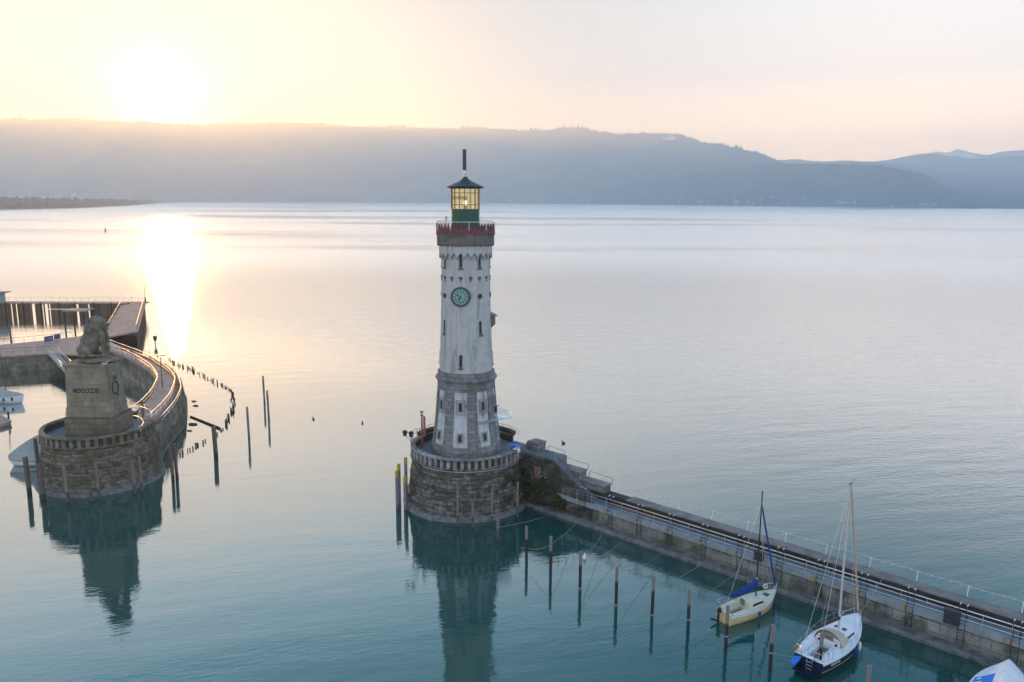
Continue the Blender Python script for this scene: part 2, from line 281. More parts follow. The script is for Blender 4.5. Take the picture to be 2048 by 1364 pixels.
# ------------------------------------------------------------------ mesh helpers
class MB:
    def __init__(s): s.v = []; s.f = []; s.sm = []
    def add(s, vs, fs, smooth=False):
        o = len(s.v); s.v += [tuple(x) for x in vs]; s.f += [tuple(i+o for i in f) for f in fs]; s.sm += [smooth]*len(fs); return s
    def box(s, c, d, rz=0.0, taper=1.0, rot=None):
        hx, hy, hz = d[0]/2, d[1]/2, d[2]/2; vs = []
        for z, k in ((-hz, 1.0), (hz, taper)):
            for x, y in ((-hx, -hy), (hx, -hy), (hx, hy), (-hx, hy)): vs.append(Vector((x*k, y*k, z)))
        Rm = rot if rot else Matrix.Rotation(rz, 3, 'Z')
        vs = [Rm @ v + Vector(c) for v in vs]
        return s.add(vs, [(3, 2, 1, 0), (4, 5, 6, 7), (0, 1, 5, 4), (1, 2, 6, 5), (2, 3, 7, 6), (3, 0, 4, 7)])
    def bar(s, a, b, r0, r1=None, n=8, cap=True, smooth=True):
        a = Vector(a); b = Vector(b); r1 = r0 if r1 is None else r1
        q = (b-a).to_track_quat('Z', 'Y'); vs = []
        for p, r in ((a, r0), (b, r1)):
            for i in range(n):
                an = 2*math.pi*i/n; vs.append(p + q @ Vector((math.cos(an)*r, math.sin(an)*r, 0)))
        s.add(vs, [(i, (i+1) % n, n+(i+1) % n, n+i) for i in range(n)], smooth)
        if cap: s.add(vs, [tuple(range(n-1, -1, -1)), tuple(range(n, 2*n))])
        return s
    def tube(s, pts, r, n=6, closed=False):
        pts = [Vector(p) for p in pts]; k = len(pts); vs = []
        for i, p in enumerate(pts):
            a = pts[(i-1) % k] if (closed or i > 0) else p; b = pts[(i+1) % k] if (closed or i < k-1) else p
            q = (b-a).to_track_quat('Z', 'Y')
            for j in range(n):
                an = 2*math.pi*j/n; vs.append(p + q @ Vector((math.cos(an)*r, math.sin(an)*r, 0)))
        fs = []
        for i in range(k if closed else k-1):
            for j in range(n):
                a = i*n; b = ((i+1) % k)*n; fs.append((a+j, a+(j+1) % n, b+(j+1) % n, b+j))
        if not closed: fs += [tuple(range(n-1, -1, -1)), tuple((k-1)*n+j for j in range(n))]
        return s.add(vs, fs, True)
    def lathe(s, prof, n=48, a0=0.0, a1=2*math.pi, smooth=True, jit=0.0, c=(0, 0, 0)):
        full = abs(a1-a0-2*math.pi) < 1e-6; cols = n if full else n+1; vs = []
        for i in range(cols):
            a = a0+(a1-a0)*i/n
            for r, z in prof:
                rr = r
                if jit: rr += jit*noise.noise(Vector((math.cos(a)*3.1*1.3, math.sin(a)*3.1*1.3, z*1.7)))
                vs.append((c[0]+math.cos(a)*rr, c[1]+math.sin(a)*rr, c[2]+z))
        k = len(prof); fs = []
        for i in range(n):
            j = (i+1) % cols
            for q in range(k-1): fs.append((i*k+q, j*k+q, j*k+q+1, i*k+q+1))
        return s.add(vs, fs, smooth)
    def prism(s, poly, z0, z1):
        n = len(poly); vs = [(p[0], p[1], z0) for p in poly]+[(p[0], p[1], z1) for p in poly]
        ar = sum(poly[i][0]*poly[(i+1) % n][1]-poly[(i+1) % n][0]*poly[i][1] for i in range(n))
        fs = [tuple(range(n-1, -1, -1)), tuple(range(n, 2*n))]+[(i, (i+1) % n, n+(i+1) % n, n+i) for i in range(n)]
        if ar < 0: fs = [tuple(reversed(f)) for f in fs]
        return s.add(vs, fs)
    def loft(s, rows, smooth=False, flip=False):
        k = len(rows[0]); vs = [p for r in rows for p in r]; fs = []
        for i in range(len(rows)-1):
            for j in range(k-1):
                f = (i*k+j, (i+1)*k+j, (i+1)*k+j+1, i*k+j+1); fs.append(tuple(reversed(f)) if flip else f)
        return s.add(vs, fs, smooth)
    def ell(s, c, r, n=12, m=8, rot=None):
        vs = []; Rm = rot or Matrix.Identity(3)
        for i in range(m+1):
            th = math.pi*i/m
            for j in range(n):
                ph = 2*math.pi*j/n
                vs.append(Vector(c)+Rm @ Vector((r[0]*math.sin(th)*math.cos(ph), r[1]*math.sin(th)*math.sin(ph), -r[2]*math.cos(th))))
        fs = [(i*n+j, i*n+(j+1) % n, (i+1)*n+(j+1) % n, (i+1)*n+j) for i in range(m) for j in range(n)]
        return s.add(vs, fs, True)
    def build(s, name, mat, parent=None, loc=None, fix=True):
        me = bpy.data.meshes.new(name); me.from_pydata(s.v, [], s.f)
        me.polygons.foreach_set('use_smooth', s.sm); me.materials.append(mat)
        if fix: me.validate(); 
        me.update()
        o = bpy.data.objects.new(name, me); C.objects.link(o)
        if parent: o.parent = parent
        if loc is not None: o.location = loc
        return o
def tag(o, label=None, cat=None, group=None, kind=None):
    if label: o['label'] = label
    if cat: o['category'] = cat
    if group: o['group'] = group
    if kind: o['kind'] = kind
    return o
def thing(name, label, cat, loc=(0, 0, 0), rz=0.0, group=None):
    o = bpy.data.objects.new(name, None); C.objects.link(o); o.location = loc; o.rotation_euler = (0, 0, rz); o.empty_display_size = 0.5
    return tag(o, label, cat, group)
def dup(o, parent=None, loc=None, rz=None, label=None):
    kids = list(o.children); r = o.copy(); C.objects.link(r)
    if parent: r.parent = parent
    if loc is not None: r.location = loc
    if rz is not None: r.rotation_euler = (0, 0, rz)
    if label: r['label'] = label
    for ch in kids: dup(ch, r)
    return r
def resample(pts, n):
    pts = [Vector(p) for p in pts]; L = [0]
    for a, b in zip(pts, pts[1:]): L.append(L[-1]+(b-a).length)
    out = []
    for i in range(n):
        d = L[-1]*i/(n-1); k = 0
        while k < len(L)-2 and L[k+1] < d: k += 1
        f = (d-L[k])/max(1e-9, L[k+1]-L[k]); out.append(pts[k].lerp(pts[k+1], f))
    return out
def smooth_line(pts, n, it=2):
    p = resample(pts, n)
    for _ in range(it): p = [p[0]]+[(p[i-1]+p[i]*2+p[i+1])/4 for i in range(1, n-1)]+[p[-1]]
    return p
def interp(tab, x):
    if x <= tab[0][0]: return tab[0][1]
    for (a, b), (c, d) in zip(tab, tab[1:]):
        if x <= c: return b+(d-b)*(x-a)/(c-a)
    return tab[-1][1]

# ------------------------------------------------------------------ lake
b = MB(); S = 11000
b.add([(-S, -290, 0), (S+1000, -290, 0), (S+1000, 11500, 0), (-S, 11500, 0)], [(0, 1, 2, 3)])
tag(b.build('lake_water', M['water']), kind='structure')

# ------------------------------------------------------------------ hills
def hills(name, ridge, Ds, Dr, mat, x0, x1, step, nt, amp, fr=0.0009, conc=1.35):
    """Terrain that rises from the shore to a crest: crest seen at the listed bearings and heights."""
    xs = []; x = x0
    while x <= x1: xs.append(x); x += step
    rows = []; crest = []
    for x in xs:
        yr = interp(ridge, x); ds = interp(Ds, x); dr = interp(Dr, x)
        top = at_dist(x, yr, dr); az = Vector((top.x, top.y, 0)).normalized(); row = []
        for i in range(nt+4):
            tt = i/nt
            if tt <= 1: D = ds+(dr-ds)*tt; z = top.z*(tt**conc)
            else: D = dr+(tt-1)*(dr-ds)*1.5; z = top.z*(1-(tt-1)*1.6)
            p = az*D
            e = noise.fractal(Vector((p.x*fr, p.y*fr, 3.1)), 1.0, 2.1, 5)
            rg = 1-abs(noise.noise(Vector((p.x*fr*1.4, p.y*fr*0.7, 8.0))))*2
            env = math.sin(tt*math.pi)**0.8*(1-tt**4) if tt < 1 else 0
            z += amp*(e*0.9+rg*0.35)*env
            if tt == 1: z += amp*0.04*e+amp*0.05*noise.noise(Vector((p.x*0.012, p.y*0.012, 1)))
            if i == 0: z = -3
            row.append((p.x, p.y, max(z, -6)))
        rows.append(row); crest.append(row[nt])
    bb = MB(); bb.loft(rows, True, flip=True); o = bb.build(name, mat, fix=False); tag(o, kind='structure')
    return xs, rows
main_ridge = [(-900, 262), (-500, 250), (-100, 242), (0, 240), (60, 241), (150, 239), (240, 243), (300, 246), (400, 250), (450, 247), (520, 246), (580, 245), (640, 250), (720, 253), (800, 255), (880, 258), (960, 257), (1040, 261), (1090, 262), (1127, 257), (1160, 257), (1200, 266), (1240, 269), (1280, 266), (1330, 268), (1362, 270), (1400, 284), (1450, 291), (1500, 303), (1530, 312), (1560, 326), (1600, 340), (1680, 352), (1780, 370), (1880, 390), (1930, 402), (1990, 407)]
snowp = at_dist(1338, 278, 8050)
mm = hillmat('hillside', (0.018, 0.026, 0.03), (0.045, 0.05, 0.045), (snowp, 95.0), 0.45)
mainx, mainrows = hills('hills', main_ridge, [(-900, 5200), (300, 5800), (900, 6000), (1500, 5200), (2000, 4300)], [(-900, 8200), (900, 8400), (1400, 8000), (1560, 6900), (1990, 5100)], mm, -900, 1990, 5, 46, 150)
ci = min(range(len(mainx)), key=lambda k: abs(mainx[k]-1338))
for nd in mm.node_tree.nodes:
    if nd.type == 'VECT_MATH' and nd.operation == 'DISTANCE': nd.inputs[1].default_value = mainrows[ci][44]
foot_ridge = [(1180, 385), (1300, 362), (1400, 345), (1480, 334), (1560, 328), (1640, 328), (1750, 331), (1800, 338), (1850, 351), (1880, 368), (1905, 388), (1925, 402), (1960, 409)]
fm = hillmat('foothill_slope', (0.012, 0.02, 0.028), (0.035, 0.045, 0.045), None, 0.2)
footx, footrows = hills('foothills', foot_ridge, [(1180, 5500), (1500, 5000), (1960, 4100)], [(1180, 6100), (1500, 6000), (1900, 5200), (1960, 4600)], fm, 1180, 1960, 5, 26, 70)
hills('valley_hills', [(1480, 318), (1545, 320), (1595, 318), (1645, 324), (1679, 321), (1730, 324), (1763, 324), (1819, 312), (1864, 307), (1926, 316), (1965, 317), (2010, 311), (2060, 311), (2300, 300)], [(1480, 7600)], [(1480, 9600)], hillmat('far_slope', (0.03, 0.035, 0.04), (0.06, 0.06, 0.06), None, 0.3), 1480, 2300, 8, 20, 120)
hills('near_valley_hills', [(1700, 322), (1797, 328), (1881, 340), (1965, 350), (2060, 355), (2300, 366)], [(1700, 4500), (2300, 3900)], [(1700, 8200)], fm, 1700, 2300, 8, 24, 70)
hills('snowy_alps', [(1700, 326), (1752, 323), (1808, 315), (1842, 307), (1875, 303), (1895, 305), (1915, 297), (1943, 305), (1976, 310), (2000, 304), (2021, 302), (2048, 299), (2300, 290)], [(1700, 9800)], [(1700, 11000)], M['alps'], 1700, 2300, 6, 16, 160)
# tree line along the crests
bb = MB()
def tree_line(bb, xs, rows, k, cnt, h0, h1):
    for _ in range(cnt):
        i = random.randrange(len(xs)-1); f = random.random(); j = k-random.choice((0, 0, 0, 1, 1, 2))
        a = Vector(rows[i][j]); c = Vector(rows[i+1][j]); p = a.lerp(c, f); h = random.uniform(h0, h1)*random.uniform(0.5, 1)*(0.65+0.9*max(0, noise.noise(Vector((p.x*0.006, p.y*0.002, 0))))); r = h*random.uniform(0.3, 0.6)
        vs = [p+Vector((math.cos(q*1.571+f)*r, math.sin(q*1.571+f)*r, -3)) for q in range(4)]
        vs += [p+Vector((0, 0, h))]
        bb.add(vs, [(0, 1, 4), (1, 2, 4), (2, 3, 4), (3, 0, 4)])
tree_line(bb, mainx, mainrows, 46, 3200, 16, 46)
tree_line(bb, footx, footrows, 26, 500, 8, 18)
tag(bb.build('ridge_forest', M['woods'], fix=False), 'dark wooded fringe of conifers along the mountain crest', 'forest', kind='stuff')
# summit mast
p = at_dist(1127, 258, 8250)
tm = thing('transmission_mast', 'thin transmission mast on the highest wooded summit behind lighthouse', 'mast', p)
MB().bar((0, 0, -20), (0, 0, 62), 2.6, 0.8, 6).build('mast', M['woods'], tm)
MB().box((0, 0, 14), (14, 14, 8)).build('platform', M['woods'], tm)

# wooded headland on the left
def headland():
    xs = list(range(-400, 345, 5)); rows = []
    for x in xs:
        ys = interp([(-400, 424), (0, 419), (150, 416), (260, 411), (340, 404.6)], x); D = Vector(at(x, ys, 0).to_tuple()[:2]).length; D = min(D, 5200)
        az = Vector(at_dist(x, 400, 1).to_tuple()); az.z = 0; az.normalize()
        wd = 420; rows.append([tuple(az*(D+wd*q)+Vector((0, 0, z))) for q, z in ((0, -2), (0.01, 1.2), (0.3, 4), (1, 5), (1.4, -3))])
    MB().loft(rows, True, flip=True).build('headland', M['woods'])
    tag(bpy.data.objects['headland'], kind='structure')
    bb = MB()
    for _ in range(2600):
        i = random.randrange(len(rows)); q = random.uniform(0.01, 0.9)
        a = Vector(rows[i][1]); c = Vector(rows[i][3]); p = a.lerp(c, q)+Vector((random.uniform(-6, 6), random.uniform(-6, 6), 0))
        fade = interp([(-400, 1), (150, 1), (270, 0.75), (330, 0.3), (345, 0.1)], xs[i])
        h = random.uniform(12, 25)*fade*(0.75+0.5*noise.noise(p*0.006)+0.25)
        r = h*random.uniform(0.2, 0.42)
        vs = []
        for z, k in ((0.05, 0.35), (0.35, 1), (0.75, 0.8), (1.0, 0.15)):
            for j in range(5):
                an = j*1.2566+z*3; kk = k*random.uniform(0.75, 1.2); vs.append(p+Vector((math.cos(an)*r*kk, math.sin(an)*r*kk, z*h)))
        fs = [(l*5+j, l*5+(j+1) % 5, l*5+5+(j+1) % 5, l*5+5+j) for l in range(3) for j in range(5)]+[(15, 16, 17, 18, 19)]
        bb.add(vs, fs)
    tag(bb.build('headland_woods', M['woods'], fix=False), 'dark band of trees on the low headland at left horizon', 'woods', kind='stuff')
headland()

# houses of the far shore towns
def house(name):
    b = MB(); b.box((0, 0, 4), (12, 9, 8)); b.add([(-6.5, -5, 8), (6.5, -5, 8), (6.5, 5, 8), (-6.5, 5, 8), (-6.5, 0, 12), (6.5, 0, 12)], [(0, 1, 5, 4), (2, 3, 4, 5), (1, 2, 5), (3, 0, 4), (0, 3, 2, 1)])
    return b
hm = simple('pale_render', (0.38, 0.37, 0.35), 0.8)
h0 = None
def ground_z(xs, rows, nt, x, q):
    i = min(range(len(xs)), key=lambda k: abs(xs[k]-x)); j = q*nt; a = int(j); f = j-a
    return Vector(rows[i][a]).lerp(Vector(rows[i][a+1]), f)
for k in range(210):
    rr = random.random()
    if rr < 0.12: x = random.uniform(5, 160); rw = (mainx, mainrows, 46); q = random.uniform(0.02, 0.10)
    elif rr < 0.75: x = min(1900, max(860, random.gauss(1330, 260))); rw = (mainx, mainrows, 46); q = abs(random.gauss(0, 0.07))+0.012
    else: x = random.uniform(1300, 1900); rw = (footx, footrows, 26); q = random.uniform(0.02, 0.28)
    p = ground_z(*rw, x, q); p.z -= 1.0
    s = random.uniform(0.45, 0.95)*(1.6 if random.random() < 0.10 else 1)
    if h0 is None:
        h0 = house('house').build('house', hm); o = h0
        tag(o, 'tiny pale house among trees in the hazy town on the far shore', 'house', 'houses of the far shore town')
    else: o = dup(h0)
    o.location = p; o.scale = (s*random.uniform(0.8, 1.6), s, s*0.9); o.rotation_euler = (0, 0, random.uniform(-0.6, 0.6))

# ------------------------------------------------------------------ lighthouse bastion
TX, TY, DZ = -4.66, 79.6, 5.3
CK = R(-98.15)      # bearing of the clock
def arcade(mb, r_out, r_in, z0, z1, nb, depth, pier=0.36, a0=0.0, a1=2*math.pi, samples=8):
    """hanging round-arched band: outer skin whose lower edge is a row of small arches"""
    rows = []
    n = nb*samples
    for i in range(n+1):
        a = a0+(a1-a0)*i/n; f = (i % samples)/samples; x = abs(f-0.5)*2/(1-pier)
        zb = z0+depth*math.sqrt(max(0, 1-x*x)) if x < 1 else z0
        ca, sa = math.cos(a), math.sin(a)
        rows.append([(ca*r_in, sa*r_in, zb), (ca*r_out, sa*r_out, zb), (ca*r_out, sa*r_out, z1), (ca*r_in, sa*r_in, z1)])
    mb.loft(rows, False)
def bastion(name, label, cx, cy, mat, nb, gap, ash):
    T = thing(name, label, 'bastion', (cx, cy, DZ))
    b = MB(); b.lathe([(6.4, -6.3), (6.38, -4.9), (6.25, -4.85), (6.2, -4.0), (6.05, -3.9), (6.0, -3.3), (5.9, -2.2), (5.95, -2.1), (5.82, -1.95), (5.8, -1.9), (5.72, -1.6), (5.62, -0.75), (5.62, -0.42), (5.80, -0.36), (5.80, -0.2), (5.5, -0.16)], 120, jit=0.13)
    b.build('wall', mat, T)
    b = MB(); b.lathe([(6.1, -4.75), (6.45, -4.95), (6.62, -5.2), (6.7, -5.8)], 90, jit=0.3); b.build('foot_ledge', M['ledge'], T)
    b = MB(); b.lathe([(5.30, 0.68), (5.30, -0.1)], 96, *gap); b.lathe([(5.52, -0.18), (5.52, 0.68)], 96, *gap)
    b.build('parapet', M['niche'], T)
    b = MB(); w_ = 2*math.pi*5.6/nb*0.24
    for i in range(nb):
        a = gap[0]+2*math.pi*(i+0.5)/nb; ca, sa = math.cos(a), math.sin(a)
        if a > gap[1]: continue
        h = 1.02+random.uniform(-0.04, 0.02)
        b.box((ca*5.63, sa*5.63, -0.34+h/2), (0.24, w_*2*random.uniform(0.9, 1.05), h), a)
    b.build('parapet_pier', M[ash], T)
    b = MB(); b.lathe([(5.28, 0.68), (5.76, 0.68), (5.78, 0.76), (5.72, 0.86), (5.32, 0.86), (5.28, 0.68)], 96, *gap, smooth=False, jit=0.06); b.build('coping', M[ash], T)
    MB().lathe([(0.01, 0.0), (5.35, 0.0)], 64).build('terrace', M['bdeck'], T)
    return T
TB = bastion('harbour_bastion', 'round mossy stone bastion carrying the lighthouse', TX, TY, M['bastion'], 52, (R(30), R(352)), 'ashlar')
# rear battlements inside the lighthouse bastion
b = MB()
for i in range(26):
    a = R(28+i*5.2); b.box((math.cos(a)*5.45, math.sin(a)*5.45, 1.12), (0.55, 0.30, 0.38), a)
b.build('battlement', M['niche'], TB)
b = MB(); pts = [(math.cos(R(20+i*5))*5.7, math.sin(R(20+i*5))*5.7, 1.55) for i in range(29)]; b.tube(pts, 0.02)
rl = b.build('railing', M['dmetal'], TB)
for i in range(0, 29, 3): MB().bar((pts[i][0], pts[i][1], 0.9), pts[i], 0.022).build('post', M['dmetal'], rl)
b = MB(); pts = [(math.cos(R(-150-i*5))*5.75, math.sin(R(-150-i*5))*5.75, 1.75) for i in range(11)]; b.tube(pts, 0.025); b.tube([(p[0], p[1], 1.35) for p in pts], 0.02)
rl = b.build('railing', M['brownred'], TB)
for i in range(0, 11, 2): MB().bar((pts[i][0], pts[i][1], 0.9), pts[i], 0.025).build('post', M['brownred'], rl)
# iron fence round the front parapet
b = MB(); pts = [(math.cos(R(-135+i*5))*5.85, math.sin(R(-135+i*5))*5.85, -0.40) for i in range(22)]; b.tube(pts, 0.03); b.build('service_pipe', M['steel'], TB)

# ------------------------------------------------------------------ lighthouse
LT = thing('lighthouse', 'tall round grey stone lighthouse with clock, maroon gallery and green lantern room', 'lighthouse', (TX, TY, 0))
MB().lathe([(3.62, 5.3), (3.60, 6.35), (3.44, 6.5), (3.40, 6.55)], 64).build('plinth', M['tstone'], LT)
def rl_(z): return interp([(6.5, 3.40), (9.0, 3.08), (12.3, 2.84), (13.1, 2.82)], z)
MB().lathe([(rl_(z), z) for z in (6.5, 7.5, 8.5, 9.5, 10.5, 11.5, 12.3, 13.1)], 64).build('base_wall', M['panel'], LT)
def curved(mb, a0, a1, z0, z1, off0, off1, fn, n=6, m=6):
    """raised strip following the tower's curve"""
    outer = []; 
    for j in range(m+1):
        z = z0+(z1-z0)*j/m; outer.append([(math.cos(a0+(a1-a0)*i/n)*(fn(z)+off1), math.sin(a0+(a1-a0)*i/n)*(fn(z)+off1), z) for i in range(n+1)])
    mb.loft(outer, False, flip=True)
    for a in (a0, a1):
        rows = [[(math.cos(a)*(fn(z0+(z1-z0)*j/m)+o), math.sin(a)*(fn(z0+(z1-z0)*j/m)+o), z0+(z1-z0)*j/m) for o in (off0, off1)] for j in range(m+1)]
        mb.loft(rows, False, flip=(a == a1))
    for z in (z0, z1):
        rows = [[(math.cos(a0+(a1-a0)*i/n)*(fn(z)+o), math.sin(a0+(a1-a0)*i/n)*(fn(z)+o), z) for o in (off0, off1)] for i in range(n+1)]
        mb.loft(rows, False, flip=(z == z1))
for k in range(8):
    a = CK+R(22.5+45*k); hw = R(9.5)
    b = MB(); curved(b, a-hw, a+hw, 6.5, 12.1, -0.05, 0.11, rl_); b.build('pilaster', M['tstone'], LT)
b = MB(); curved(b, 0, 2*math.pi, 12.1, 12.95, -0.05, 0.10, rl_, 64, 2); b.build('frieze', M['tstone'], LT)
MB().lathe([(2.9, 12.9), (3.05, 13.0), (3.16, 13.18), (3.12, 13.3), (2.92, 13.36), (2.90, 13.85), (2.74, 13.95)], 64).build('string_course', M['tstone'], LT)
def rs_(z): return interp([(13.9, 2.72), (19.0, 2.53), (25.6, 2.38)], z)
MB().lathe([(rs_(z), z) for z in (13.85, 15, 16.5, 18, 19.5, 21, 22.5, 24, 25.7)], 72).build('shaft', M['plaster'], LT)
def radial(a, r, z): return Vector((math.cos(a)*r, math.sin(a)*r, z))
def on_wall(mb, a, fn, z, w_, h_, off, dep, lean=0.0):
    r = fn(z); n_ = Vector((math.cos(a), math.sin(a), 0)); mb.box(n_*(r+off)+Vector((0, 0, z)), (dep, w_, h_), a)
def slit(a, z0, z1, wd=0.30):
    r = rs_((z0+z1)/2)
    b = MB(); n_ = Vector((math.cos(a), math.sin(a), 0)); tv = Vector((-math.sin(a), math.cos(a), 0)); zm = z1-wd/2
    pts = [(-wd/2, z0), (wd/2, z0)]+[(wd/2*math.cos(q), zm+wd/2*math.sin(q)) for q in [math.pi*i/8 for i in range(9)]]
    for off in (0.0, 0.0): pass
    def P(u, z, o): return n_*(rs_(z)+o)+tv*u+Vector((0, 0, z))
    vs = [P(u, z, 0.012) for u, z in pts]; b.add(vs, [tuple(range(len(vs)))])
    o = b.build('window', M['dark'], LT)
    b = MB(); inner = pts[2:]; outer = [((wd/2+0.07)*math.cos(q), zm+(wd/2+0.07)*math.sin(q)) for q in [math.pi*i/8 for i in range(9)]]
    rows = [[P(u, z, 0.02) for (u, z) in [(wd/2, z0)]+inner+[(-wd/2, z0)]], [P(u, z, 0.07) for (u, z) in [(wd/2+0.07, z0)]+outer+[(-wd/2-0.07, z0)]], [P(u, z, -0.03) for (u, z) in [(wd/2+0.09, z0)]+outer+[(-wd/2-0.09, z0)]]]
    b.loft(rows); b.build('frame', M['plaster'], o)
    b = MB(); b.add([P(-wd*0.5, z0+0.16, 0.03), P(wd*0.5, z0+0.16, 0.03), P(wd*0.95, z0-0.04, 0.12), P(-wd*0.95, z0-0.04, 0.12), P(wd*0.95, z0-0.12, 0.10), P(-wd*0.95, z0-0.12, 0.10)], [(0, 1, 2, 3), (3, 2, 4, 5)]); b.build('sill', M['sill'], o)
for k in range(8): slit(CK+R(45*k), 24.35, 25.75)
for k in (1, -1, 3, -3): slit(CK+R(45*k), 17.75, 19.15)
for k in (0, 4, 2, -2): slit(CK+R(45*k), 14.5, 15.85)
for k in (1, -1, 2, -2):
    a = CK+R(45*k); c = radial(a, rs_(21.6), 21.6); n_ = radial(a, 1, 0)
    MB().bar(c-n_*0.1, c+n_*0.03, 0.20, n=20).build('round_window', M['dark'], LT)
    o = C.objects[-1]; b = MB(); tv = Vector((-n_.y, n_.x, 0)); b.tube([c+n_*0.03+tv*0.23*math.cos(q)+Vector((0, 0, 0.23*math.sin(q))) for q in [2*math.pi*i/20 for i in range(20)]], 0.04, 5, True); b.build('frame', M['sill'], o)
for k in range(16):
    a = CK+R(22.5*k); c = radial(a, rs_(23.3), 23.3); n_ = radial(a, 1, 0); tv = Vector((-n_.y, n_.x, 0))
    b = MB(); b.bar(c-n_*0.1, c+n_*0.02, 0.12, n=14); b.tube([c+n_*0.03+tv*0.17*math.cos(q)+Vector((0, 0, 0.05+0.17*math.sin(q))) for q in [math.pi*i/10 for i in range(11)]], 0.05, 5); b.box(c+n_*0.04+Vector((0, 0, -0.2)), (0.1, 0.12, 0.12), a)
    b.build('vent_ornament', M['sill'], LT)
# lower windows in the panels
for k in range(8):
    a = CK+R(45*k)
    for (z0, z1, fw, pw, pz0, pz1) in ((9.85, 11.35, 0.92, 0.34, 10.2, 11.05), (7.0, 8.0, 0.66, 0.34, 7.12, 7.85)):
        zc = (z0+z1)/2; r = rl_(zc); n_ = radial(a, 1, 0); tv = Vector((-n_.y, n_.x, 0)); Rm = Matrix.Rotation(a, 3, 'Z') @ Matrix.Rotation(R(-5.5), 3, 'Y')
        def F(u, z, o): return radial(a, 1, 0)*(rl_(z)+o)+tv*u+Vector((0, 0, z))
        def rect(u0, u1, za, zb, o0, o1, mb):
            vs = [F(u, z, o) for o in (o0, o1) for (u, z) in ((u0, za), (u1, za), (u1, zb), (u0, zb))]
            mb.add(vs, [(4, 5, 6, 7), (0, 1, 5, 4), (1, 2, 6, 5), (2, 3, 7, 6), (3, 0, 4, 7)])
        fr_ = MB(); g = fw/2; g2 = g-0.07
        rect(-g, -g2, z0, z1, -0.05, 0.09, fr_); rect(g2, g, z0, z1, -0.05, 0.09, fr_); rect(-g2, g2, z1-0.08, z1, -0.05, 0.088, fr_); rect(-g2, g2, z0, z0+0.1, -0.05, 0.12, fr_)
        p2 = pw/2; rect(-p2-0.09, -p2, pz0, pz1, -0.05, 0.07, fr_); rect(p2, p2+0.09, pz0, pz1, -0.05, 0.07, fr_); rect(-p2-0.09, p2+0.09, pz1, pz1+0.09, -0.05, 0.075, fr_); rect(-p2-0.12, p2+0.12, pz0-0.08, pz0, -0.05, 0.10, fr_)
        wo = fr_.build('window', M['frame'], LT)
        pb = MB(); rect(-p2, p2, pz0, pz1, -0.05, 0.03, pb); pb.build('pane', M['dark'], wo)
# corbel table and crown drum
b = MB(); arcade(b, 2.64, 2.34, 25.45, 26.55, 24, 0.34, 0.34); b.build('corbel_arcade', M['plaster'], LT)
b = MB()
for i in range(24):
    a = 2*math.pi*i/24; b.box(radial(a, 2.50, 25.38), (0.30, 0.20, 0.30), a, 1.0)
b.build('corbel', M['frame'], LT)
b = MB(); arcade(b, 2.84, 2.6, 26.45, 26.85, 34, 0.22, 0.3, samples=6); b.lathe([(2.84, 26.85), (2.84, 27.5), (2.92, 27.52), (2.94, 27.66), (2.6, 27.7), (0.1, 27.7)], 72, smooth=False)
b.build('crown_drum', M['band'], LT)
# clock
cz = 21.6; n_ = radial(CK, 1, 0); tv = Vector((-n_.y, n_.x, 0)); cc = radial(CK, rs_(cz)-0.06, cz)
ck = MB().bar(cc-n_*0.25, cc+n_*0.22, 0.96, n=48).build('clock', M['dmetal'], LT)
b = MB()
for rr in (0.94, 0.80): b.tube([cc+n_*0.22+tv*rr*math.cos(q)+Vector((0, 0, rr*math.sin(q))) for q in [2*math.pi*i/48 for i in range(48)]], 0.045, 6, True)
b.build('rim', M['sill'], ck)
MB().bar(cc+n_*0.1, cc+n_*0.235, 0.76, n=48).build('dial', M['dial'], ck)
b = MB()
for i in range(12):
    q = 2*math.pi*i/12; d = tv*math.sin(q)+Vector((0, 0, math.cos(q))); e = tv*math.cos(q)-Vector((0, 0, math.sin(q)))
    Rm = Matrix((e, n_, d)).transposed(); b.box(cc+n_*0.245+d*0.56, (0.075, 0.02, 0.24), rot=Rm)
b.build('numeral', M['black'], ck)
def hand(ang, L, wd, nm):
    q = R(ang); d = tv*math.sin(q)+Vector((0, 0, math.cos(q))); e = tv*math.cos(q)-Vector((0, 0, math.sin(q)))
    b = MB(); p = cc+n_*0.265
    b.add([p-d*0.14-e*wd*0.5, p-d*0.14+e*wd*0.5, p+d*L*0.7+e*wd, p+d*L, p+d*L*0.7-e*wd], [(4, 3, 2, 1, 0)]); b.build(nm, M['black'], ck)
hand(207, 0.42, 0.065, 'hour_hand'); hand(298, 0.62, 0.05, 'minute_hand')
# gallery railing: maroon pointed panels under a white handrail
b = MB(); NTI = 40
b.lathe([(2.88, 27.72), (2.92, 27.72), (2.92, 28.0), (2.88, 28.0), (2.88, 27.72)], 80, smooth=False)
for i in range(NTI):
    a0 = 2*math.pi*i/NTI; a1 = 2*math.pi*(i+1)/NTI; am = (a0+a1)/2
    for r_, fl in ((2.915, 0), (2.885, 1)):
        vs = [radial(a0+0.012, r_, 28.0), radial(a1-0.012, r_, 28.0), radial(am+0.02, r_, 28.52), radial(am, r_, 28.62), radial(am-0.02, r_, 28.52)]
        b.add(vs, [(0, 1, 2, 3, 4) if not fl else (4, 3, 2, 1, 0)])
    b.bar(radial(a0, 2.9, 28.0), radial(a0, 2.9, 28.72), 0.016, n=5)
g = b.build('gallery_railing', M['red'], LT)
b = MB(); b.tube([radial(2*math.pi*i/72, 2.93, 28.82) for i in range(72)], 0.032, 6, True)
b.build('handrail', M['whitemetal'], g)
for i in range(10): MB().bar(radial(CK+R(18+36*i), 2.93, 28.0), radial(CK+R(18+36*i), 2.93, 28.82), 0.025).build('post', M['whitemetal'], g)
